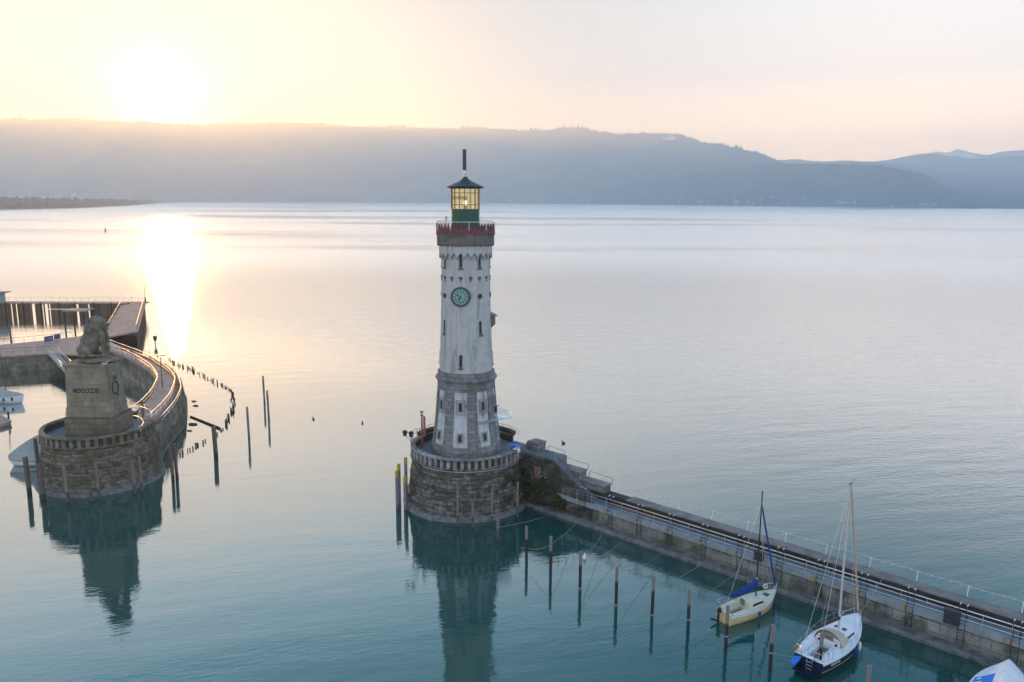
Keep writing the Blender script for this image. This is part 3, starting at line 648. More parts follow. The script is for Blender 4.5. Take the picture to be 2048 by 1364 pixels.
# lantern room
NL = 16; LR = 1.38
b = MB(); b.lathe([(LR, 27.7), (LR, 29.94), (LR+0.04, 29.96), (LR+0.04, 30.02), (LR-0.1, 30.02)], NL, smooth=False); lr = b.build('lantern_room', M['green'], LT)
b = MB(); b.lathe([(LR-0.03, 30.0), (LR-0.03, 31.97)], NL, smooth=False); b.build('glazing', M['pane'], lr)
b = MB()
for i in range(NL):
    a = 2*math.pi*i/NL; b.box(radial(a, LR, 30.99), (0.06, 0.06, 1.96), a)
for z in (30.42, 31.55): b.lathe([(LR-0.02, z), (LR+0.03, z), (LR+0.03, z+0.05), (LR-0.02, z+0.05)], NL, smooth=False)
b.build('mullion', M['mullion'], lr)
b = MB(); b.lathe([(0.1, 31.98), (1.5, 31.98), (1.80, 32.10), (1.84, 32.18), (1.25, 32.42), (0.6, 32.72), (0.28, 32.95), (0.2, 33.15), (0.12, 33.35)], 12, smooth=False); b.build('roof', M['roof'], LT)
b = MB(); b.lathe([(0.17, 33.1), (0.25, 33.2), (0.1, 33.34)], 12); b.bar((0, 0, 33.3), (-0.05, 0, 33.8), 0.04); b.bar((-0.17, 0, 33.55), (-0.13, 0, 33.8), 0.03); b.build('finial', M['steel'], LT)
b = MB(); b.box((-0.07, 0, 34.75), (0.34, 0.16, 2.0)); b.box((0.06, -0.09, 34.75), (0.04, 0.02, 1.94)); b.build('antenna', M['dmetal'], LT)
# lamp and optics inside
b = MB(); b.bar((0, 0, 29.9), (0, 0, 30.25), 0.28, 0.2); b.box((0, 0, 30.3), (0.55, 0.55, 0.1)); b.bar((0, 0, 30.9), (0, 0, 31.0), 0.2); b.build('lamp_stand', M['mullion'], lr)
MB().ell((0, 0, 30.62), (0.17, 0.17, 0.26)).build('lamp', M['lamp'], lr)
b = MB(); b.lathe([(1.25, 30.95), (1.25, 31.27)], 20, R(-180), R(-78)); b.build('blind', M['roof'], lr)
b = MB(); b.bar((-1.75, -1.9, 27.7), (-1.75, -1.9, 29.1), 0.05); b.box((-1.75, -1.9, 29.2), (0.16, 0.16, 0.3)); b.build('gallery_lamp', M['yellowbox'], LT)
# oriel on the right side
a = R(-2); rr = rs_(19.0)
b = MB(); b.box(radial(a, rr+0.18, 19.0), (0.5, 0.5, 0.9), a); b.add([radial(a, rr-0.1, 19.9), radial(a, rr-0.1, 19.45)+Vector((0, -0.4, 0)), radial(a, rr+0.65, 19.42)+Vector((0, -0.4, 0)), radial(a, rr+0.65, 19.42)+Vector((0, 0.4, 0)), radial(a, rr-0.1, 19.45)+Vector((0, 0.4, 0))], [(0, 1, 2), (0, 2, 3), (0, 3, 4), (1, 4, 3, 2)]); b.add([radial(a, rr, 18.15)]+[radial(a, rr+0.4, 18.56)+Vector((0, y, 0)) for y in (-0.24, 0.24)]+[radial(a, rr, 18.56)+Vector((0, y, 0)) for y in (-0.24, 0.24)], [(0, 2, 1), (0, 1, 3), (0, 4, 2)])
b.build('oriel', M['tstone'], LT)
# curved entrance canopy
def cz_(a): return 9.05
b = MB(); rows = []; rib = MB()
A0, A1 = R(-66), R(38)
for i in range(27):
    f = i/26; a = A0+(A1-A0)*f; wd = 0.16+1.45*max(0.0, min(1, (f-0.30)/0.25))**1.2
    if f > 0.55: wd = 1.6
    rows.append([radial(a, rl_(9.1)-0.02, 9.25), radial(a, rl_(9.1)+wd, 9.0)])
    if f > 0.36 and i % 3 == 0: rib.bar(rows[-1][0], rows[-1][1], 0.035)
b.loft(rows, True); rib.tube([r_[1] for r_ in rows], 0.045); rib.tube([r_[0] for r_ in rows], 0.04)
cn = b.build('entrance_canopy', M['canopy'], LT); rib.build('frame', M['steel'], cn)
b = MB(); curved(b, R(-66), R(-30), 8.9, 9.12, -0.03, 0.24, rl_, 10, 1); b.build('canopy_ledge', M['frame'], LT)
b = MB(); a = R(-15); b.box(radial(a, rl_(9.9)+0.1, 9.9), (0.3, 0.25, 0.7), a); b.bar(radial(a, rl_(9.9)+0.1, 10.2), radial(a, rl_(9.9)+0.5, 10.3), 0.04); b.build('wall_lamp', M['dmetal'], LT)

# signal mast and floodlights on the left of the bastion
sm = thing('signal_mast', 'short rust red signal mast with stacked lamps at left edge of lighthouse bastion', 'signal mast', (-9.35, 80.2, 5.3))
MB().bar((0, 0, 0), (0, 0, 3.3), 0.09).build('pole', M['brownred'], sm)
MB().box((0.26, 0, 2.3), (0.22, 0.2, 2.2)).build('cabinet', M['brownred'], sm)
for z in (3.4, 3.75): MB().lathe([(0.02, z+0.22), (0.14, z+0.2), (0.2, z+0.12), (0.13, z+0.08), (0.13, z), (0.02, z-0.05)], 14).build('lamp', M['brownred'], sm)
for (x, y), (X, Y, Z), lab in (((0, 0), (-10.55, 76.0, 8.2), 'left one of two black floodlights on curved arms beside the lighthouse bastion'), ((0, 0), (-9.95, 76.0, 8.1), 'right one of two black floodlights on curved arms beside the lighthouse bastion')):
    fl = thing('floodlight', lab, 'floodlight', (X, Y, Z), 0, 'floodlights at the lighthouse bastion')
    b = MB(); b.lathe([(0.02, -0.22), (0.15, -0.2), (0.27, 0.05), (0.25, 0.1), (0.02, 0.06)], 14); o = b.build('lamp_head', M['black'], fl); o.rotation_euler = (R(25), R(15), 0)
    MB().box((0, 0, -0.28), (0.34, 0.2, 0.1)).build('bracket', M['black'], fl)
    p0 = Vector((-9.35, 76.4, 6.1))-Vector((X, Y, Z)); MB().tube([(0, 0, -0.3), Vector((0.25, 0.1, -0.55)), p0*0.5+Vector((0.1, 0, -0.1)), p0], 0.025).build('arm', M['dmetal'], fl)

# ------------------------------------------------------------------ lighthouse pier
E1 = at(1275, 1037, 2.2); E2 = at(1860, 1224.5, 2.2)
PU = (E2-E1); PU.z = 0; PU.normalize(); PN = Vector((-PU.y, PU.x, 0))
PR = thing('harbour_pier', 'long straight stone pier with railing and ladders running from the lighthouse', 'pier', (E1.x, E1.y, 0), math.atan2(PU.y, PU.x))
U0, U1 = -17.0, 46.0          # local x along pier, local y across (outwards)
def ucol(px):                # pier station seen in picture column px at the deck edge
    lo_, hi_ = -20.0, 46.0
    for _ in range(40):
        mid = (lo_+hi_)/2; p = E1+PU*mid; p.z = 2.2; q = CM.transposed() @ (p-Vector((0, 0, H))); xx = 1024+FPX*q.x/-q.z
        if xx < px: lo_ = mid
        else: hi_ = mid
    return (lo_+hi_)/2
UB = ucol(1060); US = ucol(1118)       # where the pier leaves the bastion / foot of the stair
print('UB,US', UB, US)
def slab(mb, x0, x1, y0, y1, z0, z1): mb.box(((x0+x1)/2, (y0+y1)/2, (z0+z1)/2), (x1-x0, y1-y0, z1-z0))
b = MB(); slab(b, UB-2, U1, 0.12, 3.1, -1.2, 1.72); b.build('quay_wall', M['quay'], PR)
b = MB(); n = 90
rows = []
for i in range(n+1):
    x = UB+(U1-UB)*i/n; o_ = 0.12*noise.noise(Vector((x*0.9, 0, 0))); zz = 0.34+0.05*noise.noise(Vector((x*1.3, 2, 0)))
    rows.append([(x, -0.62+o_, -1), (x, -0.60+o_, zz-0.1), (x, -0.5+o_, zz), (x, 0.13, zz+0.10)])
b.loft(rows, flip=True); b.build('foot_ledge', M['ledge'], PR)
b = MB(); slab(b, US-0.6, U1, -0.04, 0.35, 1.72, 2.2); b.build('edge_beam', M['beam'], PR)
b = MB(); slab(b, US-1.0, U1, 0.35, 1.5, 1.72, 2.194); b.build('walkway', M['deck'], PR)
ub = [ucol(1219)+1.1]
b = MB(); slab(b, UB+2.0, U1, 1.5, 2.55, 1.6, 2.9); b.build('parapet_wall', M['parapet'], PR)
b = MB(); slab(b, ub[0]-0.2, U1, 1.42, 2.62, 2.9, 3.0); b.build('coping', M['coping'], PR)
# stepped blocks
def endu(px, py, z):  # station along pier of a block corner
    p = at(px, py, z)-E1; return p.dot(PU)
b1, b2, b3, b4 = endu(1219, 968, 3.62), endu(1169, 940.5, 4.35), endu(1121, 912.5, 5.1), endu(1080, 887, 6.1)
print('blocks', b1, b2, b3, b4, ub)
for (x1, x0, z) in ((b1, b2, 3.62), (b2, b3, 4.35), (b3, b4, 5.1), (b4, b4-1.5, 6.15)):
    mb_ = MB(); slab(mb_, x0, x1, 1.52 if z < 6 else 1.3, 2.64, 1.5, z-0.1); o = mb_.build('stepped_block', M['block'], PR)
    mb_ = MB(); slab(mb_, x0+0.02, x1+0.07, 1.42, 2.74, z-0.1, z); mb_.build('cap_stone', M['coping'], o)
# stair from walkway up to the terrace
nst = 16; b = MB(); sx0 = b3+0.6; sx1 = b3+5.4
for i in range(nst):
    x0 = sx0+(sx1-sx0)*i/nst; slab(b, x0, sx0+(sx1-sx0)*(i+1)/nst, 0.36, 1.5, 1.0, 5.2-(5.2-2.25)*(i+0.5)/nst)
b.build('stair', M['bdeck'], PR)
b = MB(); zt = 5.3
b.add([(UB-2.5, -0.3, -0.5), (sx0, 0.0, -0.5), (sx1+0.4, 0.0, -0.5), (UB-2.5, -0.3, zt), (sx0, 0.0, zt), (sx1+0.4, 0.0, 2.25), (UB-2.5, 0.36, zt), (sx0, 0.36, zt), (sx1+0.4, 0.36, 2.25), (sx1+0.4, 0.36, -0.5)], [(0, 1, 4, 3), (1, 2, 5, 4), (3, 4, 7, 6), (4, 5, 8, 7), (2, 9, 8, 5)])
b.build('stair_wall', M['mossy'], PR)
b = MB(); b.box((UB+1.3, -0.36, 3.9), (0.9, 0.08, 1.1)); b.build('notice_board', simple('faded_red_board', (0.20, 0.10, 0.09), 0.8, 0, 0.3), PR)
b = MB(); slab(b, UB-4.5, sx0, 0.3, 2.6, 1.2, 5.28); b.build('landing', M['bdeck'], PR)
b = MB(); b.tube([(sx0-0.2, 0.25, 6.2), (sx0, 0.25, 6.2), (sx1, 0.25, 3.3)], 0.022)
for i in range(6):
    f = i/5; b.bar((sx0+(sx1-sx0)*f, 0.25, 6.2-2.9*f), (sx0+(sx1-sx0)*f, 0.25, 5.2-2.9*f), 0.025)
b.build('stair_handrail', M['dmetal'], PR)
b = MB()
for i in range(22): b.bar((UB-2.5+(sx0-UB+2.4)*i/21, 0.1, 5.28), (UB-2.5+(sx0-UB+2.4)*i/21, 0.1, 6.15), 0.018, n=5)
b.tube([(UB-2.5, 0.1, 6.15), (sx0-0.1, 0.1, 6.15)], 0.025); b.build('terrace_fence', M['dmetal'], PR)
# inner railing
rb = MB(); x0 = US+0.5
for z, rr in ((3.18, 0.042), (2.86, 0.026), (2.50, 0.026)): rb.tube([(x0, 0.0, z), (U1, 0.0, z)], rr)
rail = rb.build('railing', M['rail'], PR); pm = None; x = x0
while x < U1:
    if pm is None: pm = MB().bar((0, 0, 0), (0, 0, 1.2), 0.024).build('post', M['steel'], rail, (x, 0.0, 1.98))
    else: dup(pm, loc=(x, 0.0, 1.98))
    x += 1.75
# outer railing with its string of small lamps
ob = MB(); pts = []; n = 300
for i in range(n+1):
    x = b1+0.6+(U1-b1-0.6)*i/n; pts.append((x, 2.95, 3.72-0.06*abs(math.sin(math.pi*(x-b1)/3.4))))
ob.tube(pts, 0.016, 4)
for i in range(0, n, 4): ob.box((pts[i][0], pts[i][1], pts[i][2]-0.03), (0.07, 0.07, 0.07), 0.5)
orl = ob.build('outer_railing', M['whitemetal'], PR); x = b1+0.7; pm = None
while x < U1:
    if pm is None: pm = MB().bar((0, -0.25, 0), (0, 0, 0.75), 0.03).build('post', M['whitemetal'], orl, (x, 2.95, 2.97))
    else: dup(pm, loc=(x, 2.95, 2.97))
    x += 3.4
for (x0, x1, z) in ((b2+0.35, b1-0.1, 3.62), (b3+0.35, b2-0.1, 4.35), (b4+0.35, b3-0.1, 5.1)):
    mb_ = MB().tube([(x0, 2.75, z+0.62), (x1+0.3, 2.75, z+0.50)], 0.018); o = mb_.build('block_railing', M['dmetal'], PR)
    for xx, zz in ((x0, 0.62), (x1+0.3, 0.50)): MB().bar((xx-0.1, 2.65, z), (xx, 2.75, z+zz), 0.025).build('post', M['dmetal'], o)
# ladders
lad = None; ladx = [ucol(v) for v in (1166, 1221, 1279, 1341, 1408, 1480, 1559, 1640, 1726, 1820, 1924, 2032)]
print('ladders', [round(v, 2) for v in ladx])
for i, x in enumerate(ladx+[UB+2.0]):
    if lad is None:
        b = MB()
        for s in (-0.22, 0.22):
            b.tube([(s, -0.06, 0.55), (s, -0.08, 2.0), (s, -0.10, 3.35), (s, 0.0, 3.5), (s, 0.22, 3.5), (s, 0.28, 3.36), (s, 0.28, 2.2)], 0.026)
        for k in range(9): b.bar((-0.22, -0.07, 0.7+k*0.24), (0.22, -0.07, 0.7+k*0.24), 0.016, n=5)
        lad = b.build('ladder', M['dmetal'], PR, (x, 0, 0)); b = MB()
        for s in (-0.22, 0.22): b.bar((s, -0.02, 3.52), (s, 0.24, 3.52), 0.036)
        b.build('hand_grip', M['whitemetal'], lad)
        b = MB().box((0, -0.13, 1.93), (0.42, 0.10, 0.09)); b.build('step_plate', M['steel'], lad)
    else: dup(lad, loc=(x, -0.32 if x < US-1.5 else 0, 0))
yb = None
for i, x in enumerate(ladx):
    if yb is None: yb = MB().box((0, -0.1, 1.99), (0.24, 0.12, 0.30)).build('hook_box', M['yellowbox'], PR, (x-0.42, 0, 0))
    else: dup(yb, loc=(x-0.42, 0, 0))
for px, wd, hh_ in ((1905, 1.0, 1.0), (1520, 0.7, 0.75)):
    x = ucol(px); b = MB(); b.box((x, -0.22, 2.45), (wd, 0.36, hh_)); b.box((x, -0.22, 2.47+hh_/2), (wd+0.1, 0.44, 0.06)); b.build('utility_cabinet', M['dmetal'], PR)
x = ucol(1132); b = MB(); b.bar((x+0.3, 0.1, 2.2), (x+0.3, 0.1, 3.0), 0.04); b.tube([(x+0.3, 0.1, 3.0), (x-0.3, 0.1, 3.12)], 0.05); b.box((x, 0.1, 3.1), (0.9, 0.14, 0.1)); b.build('lamp_bracket', M['whitemetal'], PR)
# vine on the wall beside the bastion
vb = MB()
PW = Matrix.Rotation(math.atan2(PU.y, PU.x), 4, 'Z'); PW.translation = Vector((E1.x, E1.y, 0))
def leaf(mb, p, s):
    q = Matrix.Rotation(random.uniform(0, 6.28), 3, 'Z') @ Matrix.Rotation(random.uniform(0, 3.14), 3, 'X')
    mb.add([p+q @ Vector(v)*s for v in ((-1, -0.6, 0), (0.2, -1, 0.1), (1, 0, 0), (0.2, 1, 0.1), (-1, 0.6, 0))], [(0, 1, 2, 3, 4)])
for k in range(6500):
    u_ = random.uniform(0, 1)**0.9; x = UB-1.5+u_*6.2; zt = 4.9-u_*3.2+0.7*noise.noise(Vector((x*1.4, 1, 0))); z = random.uniform(0.5+0.3*u_, max(0.8, zt))
    if noise.noise(Vector((x*0.9, z*1.1, 5))) < -0.12: continue
    leaf(vb, PW @ Vector((x, -0.12-random.uniform(0, 0.28)-(0.35*(1-u_)), z)), random.uniform(0.05, 0.11))
for k in range(1600):
    a = R(random.uniform(-50, 2)); z = random.uniform(0.8, 4.6)
    if noise.noise(Vector((a*6, z*1.0, 1))) < -0.02: continue
    r = interp([(0.4, 6.3), (2.0, 6.0), (5, 5.75)], z)+random.uniform(0.02, 0.2); leaf(vb, Vector((TX+math.cos(a)*r, TY+math.sin(a)*r, z)), random.uniform(0.05, 0.1))
tag(vb.build('wall_vine', M['ivy'], fix=False), 'brown green vine and moss spreading over wall between bastion and pier', 'climbing plant', kind='stuff')
bt = thing('market_table', 'small blue covered table beside white boxes on the bastion terrace', 'table', at(1033, 903, 5.3))
MB().box((0, 0, 0.72), (1.3, 0.9, 0.06)).box((0, 0, 0.6), (1.2, 0.85, 0.2)).build('cover', M['bluebright'], bt)
for sx in (-0.5, 0.5):
    for sy in (-0.35, 0.35): MB().bar((sx, sy, 0), (sx, sy, 0.6), 0.03).build('leg', M['dmetal'], bt)
for i, (px, py, lab) in enumerate(((1030, 903, 'left of two white rounded boxes before the blue table on bastion'), (1037, 904, 'right of two white rounded boxes before the blue table on bastion'))):
    p = at(px, py, 5.9); o = MB().ell((0, 0, 0.2), (0.2, 0.16, 0.16)).box((0, 0, 0.06), (0.3, 0.24, 0.12)).build('white_box', M['whitemetal'], None, (p.x, p.y, 5.9)); tag(o, lab, 'box', 'white boxes on the terrace')

# ------------------------------------------------------------------ mooring posts
def post_mesh(name, h, r, mat, n=12, rough=0.02):
    b = MB(); k = 9; vs = []
    for i in range(k+1):
        z = -2+(h+2)*i/k
        for j in range(n):
            a = 2*math.pi*j/n; rr = r*(1+rough*2*noise.noise(Vector((math.cos(a)*1.5, math.sin(a)*1.5, z*2+h*9)))); vs.append((math.cos(a)*rr, math.sin(a)*rr, z))
    fs = [(i*n+j, i*n+(j+1) % n, (i+1)*n+(j+1) % n, (i+1)*n+j) for i in range(k) for j in range(n)]
    b.add(vs, fs, True); b.add(vs, [tuple(k*n+j for j in range(n))]); return b
def mooring(px, py, h, r, mat, label, group, lean=(0, 0), ring=None, cap=None, name='mooring_post', band=None):
    p = at(px, py, 0); T = thing(name, label, 'post', (p.x, p.y, 0), random.uniform(0, 6), group); T.rotation_euler = (lean[1], lean[0], 0)
    if cap:
        post_mesh('pole', h-cap, r, mat).build('pole', mat, T)
        b = MB(); b.bar((0, 0, h-cap), (0, 0, h), r*1.02, n=14); b.lathe([(r*1.02, 0), (r*0.7, 0.05), (0.01, 0.07)], 14, c=(0, 0, h)); b.build('painted_cap', M['yellow'], T)
    else: post_mesh('pole', h, r, mat).build('pole', mat, T)
    for z in (ring or []):
        b = MB(); b.lathe([(r*1.05, -0.05), (r*1.14, -0.03), (r*1.14, 0.03), (r*1.05, 0.05)], 14, c=(0, 0, z)); b.build('collar', M['rope'], T)
    return T
G1 = 'mooring posts along the right basin'
row = [((915.5, 1051), 3.65, None, 'tall grey post against the front of the lighthouse bastion, leftmost of those there'),
       ((945.8, 1054), 2.5, None, 'shortest grey post in front of the lighthouse bastion, second from its left'),
       ((984, 1046), 3.57, [0.85], 'tall grey post hiding part of the lighthouse bastion, with white patch near water'),
       ((1035, 1033.5), 3.62, None, 'grey post standing at the corner where bastion and pier meet'),
       ((995.5, 1079), 2.25, None, 'short grey post standing in dark reflection just off the bastion'),
       ((1053, 1122), 3.21, None, 'first post of the curved row in the right basin, nearest the lighthouse'),
       ((1101, 1147.5), 3.33, None, 'second post of the right basin row counted from the lighthouse'),
       ((1160, 1177.6), 3.22, [0.08], 'third post of the right basin row, with white buoy beside it'),
       ((1232, 1211), 3.24, [0.08], 'fourth post of the right basin row counted from the lighthouse'),
       ((1304, 1231), 3.22, [0.08], 'fifth post of the right basin row counted from the lighthouse'),
       ((1376, 1261), 3.23, [0.9], 'sixth post of the right basin row, next before the cream sailboat'),
       ((1451, 1300.7), 3.35, [1.1], 'post standing at the stern of the cream sailboat'),
       ((1540, 1342), 3.34, [1.35], 'post between the cream sailboat and the navy sailboat'),
       ((1637, 1350), 3.05, [0.1], 'post standing at the stern of the navy sailboat'),
       ((1731, 1432), 3.36, None, 'post at bottom edge right of the navy sailboat, only its top in view')]
for i, ((px, py), h, ring, lab) in enumerate(row): mooring(px, py, h, 0.125 if i > 4 else 0.12, M['wood'] if i > 4 else M['woodL'], lab, G1, (random.uniform(-0.01, 0.01), random.uniform(-0.01, 0.01)), ring)
for (px, py), h, lab in (((795, 1016), 3.95, 'yellow topped steel pile at far left of the cluster beside lighthouse bastion'), ((799, 1008), 4.27, 'yellow topped steel pile just behind the leftmost one beside lighthouse bastion'), ((812.8, 1011), 5.1, 'tallest yellow topped steel pile beside the lighthouse bastion'), ((811, 1020), 3.5, 'shortest yellow topped steel pile in front of the tallest one beside bastion')):
    mooring(px, py, h, 0.17, M['pile'], lab, 'steel piles at the lighthouse', (0, 0), None, 0.62, 'steel_pile')
for (px, py), h, lab in (((529, 803), 4.0, 'farthest yellow topped pile in open water of the harbour mouth'), ((537.7, 837.5), 4.1, 'middle yellow topped pile in open water of the harbour mouth'), ((498, 874), 4.05, 'nearest yellow topped pile in open water of the harbour mouth')):
    mooring(px, py, h, 0.15, M['pile'], lab, 'piles in the harbour mouth', (-0.012, 0), None, 0.55, 'steel_pile')
G2 = 'wooden piles round the lion mole'
for (px, py), h, r, lab in (((432, 912), 3.7, 0.26, 'thick leaning wooden pile standing beside the floating beam'), ((346, 958), 3.87, 0.18, 'left pile of the close pair right of the lion bastion'), ((354, 954), 3.92, 0.18, 'right pile of the close pair right of the lion bastion'),
    ((59, 985), 3.92, 0.24, 'thick dark pile standing in front of the tarpaulin covered boat'), ((87, 998), 3.83, 0.24, 'pile left of lion bastion with its foot beside the bastion base'), ((78, 945), 4.03, 0.2, 'dark pile rising before the grey tarpaulin of the covered boat'),
    ((136.3, 1003.4), 3.98, 0.18, 'pale pile before the left front of the lion bastion'), ((183, 1000.5), 1.12, 0.17, 'very short pile stub before the middle of the lion bastion'), ((199, 997), 3.79, 0.13, 'slim pile before the middle of the lion bastion'),
    ((270.9, 985.8), 3.73, 0.15, 'left pile of two before the right side of lion bastion'), ((285, 983), 3.91, 0.14, 'right pile of two before the right side of lion bastion'), ((23, 686), 4.0, 0.2, 'lone dark pile before the railed path at far left')):
    mooring(px, py, h, r, M['woodD'] if h < 4.04 and py not in (1003.4, 1000.5, 997, 985.8, 983) else M['woodL'], lab, G2, (-0.02, 0.0), None, None, 'wooden_pile')

# stakes in the water
stk = [(337, 721), (349, 728), (365.7, 734), (382, 739.5), (392, 745.7), (402.6, 751), (413, 756), (423, 762), (433.4, 767), (443.6, 772.3), (456, 778.5), (463, 786.7), (465, 797), (469.3, 811), (464, 821.6), (463, 831), (457, 836), (453, 848), (448.8, 856.5), (444.7, 862.6)]
wp = resample([at(x, y, 0) for x, y in stk], 110); st0 = None
lst = [(p+Vector((random.uniform(-0.25, 0.25), random.uniform(-0.25, 0.25), 0)), random.uniform(0.12, 0.75)) for p in wp if random.random() < 0.8]
lst += [(at(x, y, 0), random.uniform(0.3, 0.5)) for x, y in ((434.4, 869.8), (410.8, 883), (406.3, 887), (396, 891), (393.5, 892), (390.5, 893), (386, 899), (380, 901), (375.5, 903), (365.7, 908), (360.5, 910))]
for p, h in lst:
    if st0 is None:
        st0 = post_mesh('wooden_stake', 1.0, 0.075, M['stake'], 6, 0.2).build('wooden_stake', M['stake']); o = st0
        tag(o, 'short rotten wooden stake in the broken curved line of stakes beyond lion mole', 'stake', 'line of rotten stakes')
    else: o = dup(st0)
    o.location = p; o.scale = (random.uniform(0.7, 1.4), random.uniform(0.7, 1.4), h); o.rotation_euler = (random.uniform(-0.1, 0.1), random.uniform(-0.1, 0.1), random.uniform(0, 6))
a = at(381, 834, 0); c = at(440, 858, 0); tag(MB().bar(a+Vector((0, 0, 0.1)), c+Vector((0, 0, 0.1)), 0.12, 0.16, 7).build('floating_beam', M['stake']), 'dark wooden beam floating between stakes and lion mole', 'beam')
for (px, py, s, lab) in ((388, 803, 0.30, 'flat dark stone just above water, farthest one off the lion mole'), (391, 812, 0.34, 'wide flat stone just above water right of the lion mole'), (386, 849, 0.5, 'largest mossy rock in water below the floating beam'), (379, 862, 0.3, 'small dark rock nearest the foot of the lion mole')):
    p = at(px, py, 0); o = MB().ell((0, 0, 0), (s*1.3, s*0.7, s*0.45), 9, 6).build('rock', M['rock'], None, (p.x, p.y, 0.02))
    for v in o.data.vertices: v.co *= 1+0.35*noise.noise(v.co*3+Vector((px, 0, 0)))
    tag(o, lab, 'rock', 'rocks off the lion mole')

# ------------------------------------------------------------------ lion bastion, pedestal, statue
LX, LY = -46.0, 85.6
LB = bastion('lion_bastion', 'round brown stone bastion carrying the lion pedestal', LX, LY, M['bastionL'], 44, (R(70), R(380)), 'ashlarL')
pts = [(math.cos(R(10+i*6))*5.5, math.sin(R(10+i*6))*5.5, 1.5) for i in range(25)]; b = MB().tube(pts, 0.03); rl = b.build('railing', M['rail'], LB)
for i in range(0, 25, 3): MB().bar((pts[i][0], pts[i][1], 0.9), pts[i], 0.025).build('post', M['dmetal'], rl)
PX, PY = -45.86, 85.45
PD = thing('lion_pedestal', 'tall tapering sandstone pedestal with dark roman numeral inscription under the lion', 'pedestal', (PX, PY, 0))
MB().box((0.1, 0, 6.33), (5.35, 4.3, 2.1)).box((0.1, 0, 7.42), (5.15, 4.1, 0.12)).build('base', M['pedbase'], PD)
MB().box((0, 0, 7.97), (4.85, 3.75, 1.0)).box((0, 0, 8.52), (4.75, 3.65, 0.12)).build('plinth', M['pedestal'], PD)
b = MB(); b.box((0, 0, 10.57), (4.66, 3.55, 4.0), taper=0.955); b.box((0, 0, 11.5), (4.52, 3.42, 0.07)); b.build('shaft', M['pedestal'], PD)
b = MB(); b.box((0, 0, 12.76), (4.5, 3.4, 0.4)); b.box((0, 0, 13.06), (4.66, 3.56, 0.22)); b.box((0, 0, 13.2), (4.86, 3.72, 0.1)); b.build('cornice', M['pedestal'], PD)
def text(txt, size, parent, M4, mat, name, ext=0.02):
    cu = bpy.data.curves.new(name, 'FONT'); cu.body = txt; cu.size = size; cu.extrude = ext; cu.align_x = 'CENTER'; cu.align_y = 'CENTER'; cu.offset = 0.012
    to = bpy.data.objects.new('tmp', cu); C.objects.link(to); dg = bpy.context.evaluated_depsgraph_get(); dg.update()
    me = bpy.data.meshes.new_from_object(to.evaluated_get(dg)); bpy.data.objects.remove(to); me.transform(M4); me.materials.clear(); me.materials.append(mat)
    o = bpy.data.objects.new(name, me); C.objects.link(o); o.parent = parent; return o
front = Matrix.Translation((-0.15, -1.75, 10.35)) @ Matrix.Rotation(R(90-1.1), 4, 'X') @ Matrix.Diagonal((0.86, 1, 1, 1))
o = text('MDCCCLVI', 0.66, PD, front, M['letters'], 'inscription')
# serifs for the letters
b = MB(); 
xs_ = [v.co.x for v in o.data.vertices]; zmin = min(v.co.z for v in o.data.vertices); zmax = max(v.co.z for v in o.data.vertices); xm, xM = min(xs_), max(xs_)
for f in (0.02, 0.17, 0.245, 0.70, 0.805, 0.91, 0.985):
    for z in (zmin, zmax): b.box((xm+(xM-xm)*f, -1.765, z), (0.13, 0.03, 0.04))
b.build('letter_serif', M['letters'], PD)
sideM = Matrix.Translation((2.285, -0.2, 10.3)) @ Matrix.Rotation(R(90), 4, 'Z') @ Matrix.Rotation(R(90), 4, 'X')
text('Q', 2.1, PD, sideM, M['letters'], 'monogram', 0.03)
b = MB(); cm = Vector((2.275, -0.2, 11.5))
b.box(cm+Vector((0, 0, -0.12)), (0.08, 0.62, 0.12))
for y in (-0.24, 0, 0.24): b.add([cm+Vector((0.04, y-0.12, -0.06)), cm+Vector((0.04, y+0.12, -0.06)), cm+Vector((0.04, y*1.15, 0.22))], [(0, 1, 2)]); b.ell(cm+Vector((0.02, y*1.15, 0.24)), (0.05, 0.05, 0.05), 8, 5)
b.build('crown_emblem', M['letters'], PD)
b = MB(); b.box((0, 0, 0), (0.5, 0.25, 0.12)); b.bar((0.1, 0, 0.05), (0.45, 0, 0.3), 0.03); b.build('metal_fitting', M['rail'], PD, (1.95, -1.35, 13.31))

LN = thing('lion_statue', 'seated stone lion statue facing right on top of the pedestal', 'statue', (PX, PY, 13.25))
def l2(px, py): return ((px-137)*0.0574-48.15-PX, (728-py)*0.0525)    # picture measures of the carving -> metres
b = MB()
def E(px, py, rx_, rz_, y=0.0, ry=None, tilt=0.0):
    x, z = l2(px, py); b.ell((x, y, z), (rx_, ry or rx_, rz_), 16, 12, Matrix.Rotation(R(tilt), 3, 'Y'))
E(190, 724, 2.35, 0.32, 0, 1.55)                       # rocky base
E(165, 703, 0.95, 0.75, 0, 0.85)                        # rump
E(172, 690, 0.85, 1.15, 0, 0.80, -20)                   # loin
E(180, 675, 0.85, 1.30, 0, 0.78, -18)                  # back
E(190, 672, 0.72, 1.15, 0, 0.72, 5)                   # chest
E(187, 655, 0.95, 1.05, 0, 0.85, -8)                    # mane
E(181, 661, 0.85, 1.05, 0, 0.82, -15)
E(192, 664, 0.58, 0.85, 0, 0.70, 6)
E(189, 645, 0.78, 0.74, 0, 0.78)                        # head mass
E(199, 645, 0.50, 0.50, 0, 0.50)                        # skull front
E(206, 649.5, 0.42, 0.33, 0, 0.38, 8)                    # muzzle
E(206, 657, 0.36, 0.14, 0, 0.26, 18)                    # jaw
E(203, 640, 0.26, 0.16, 0, 0.36)                        # brow
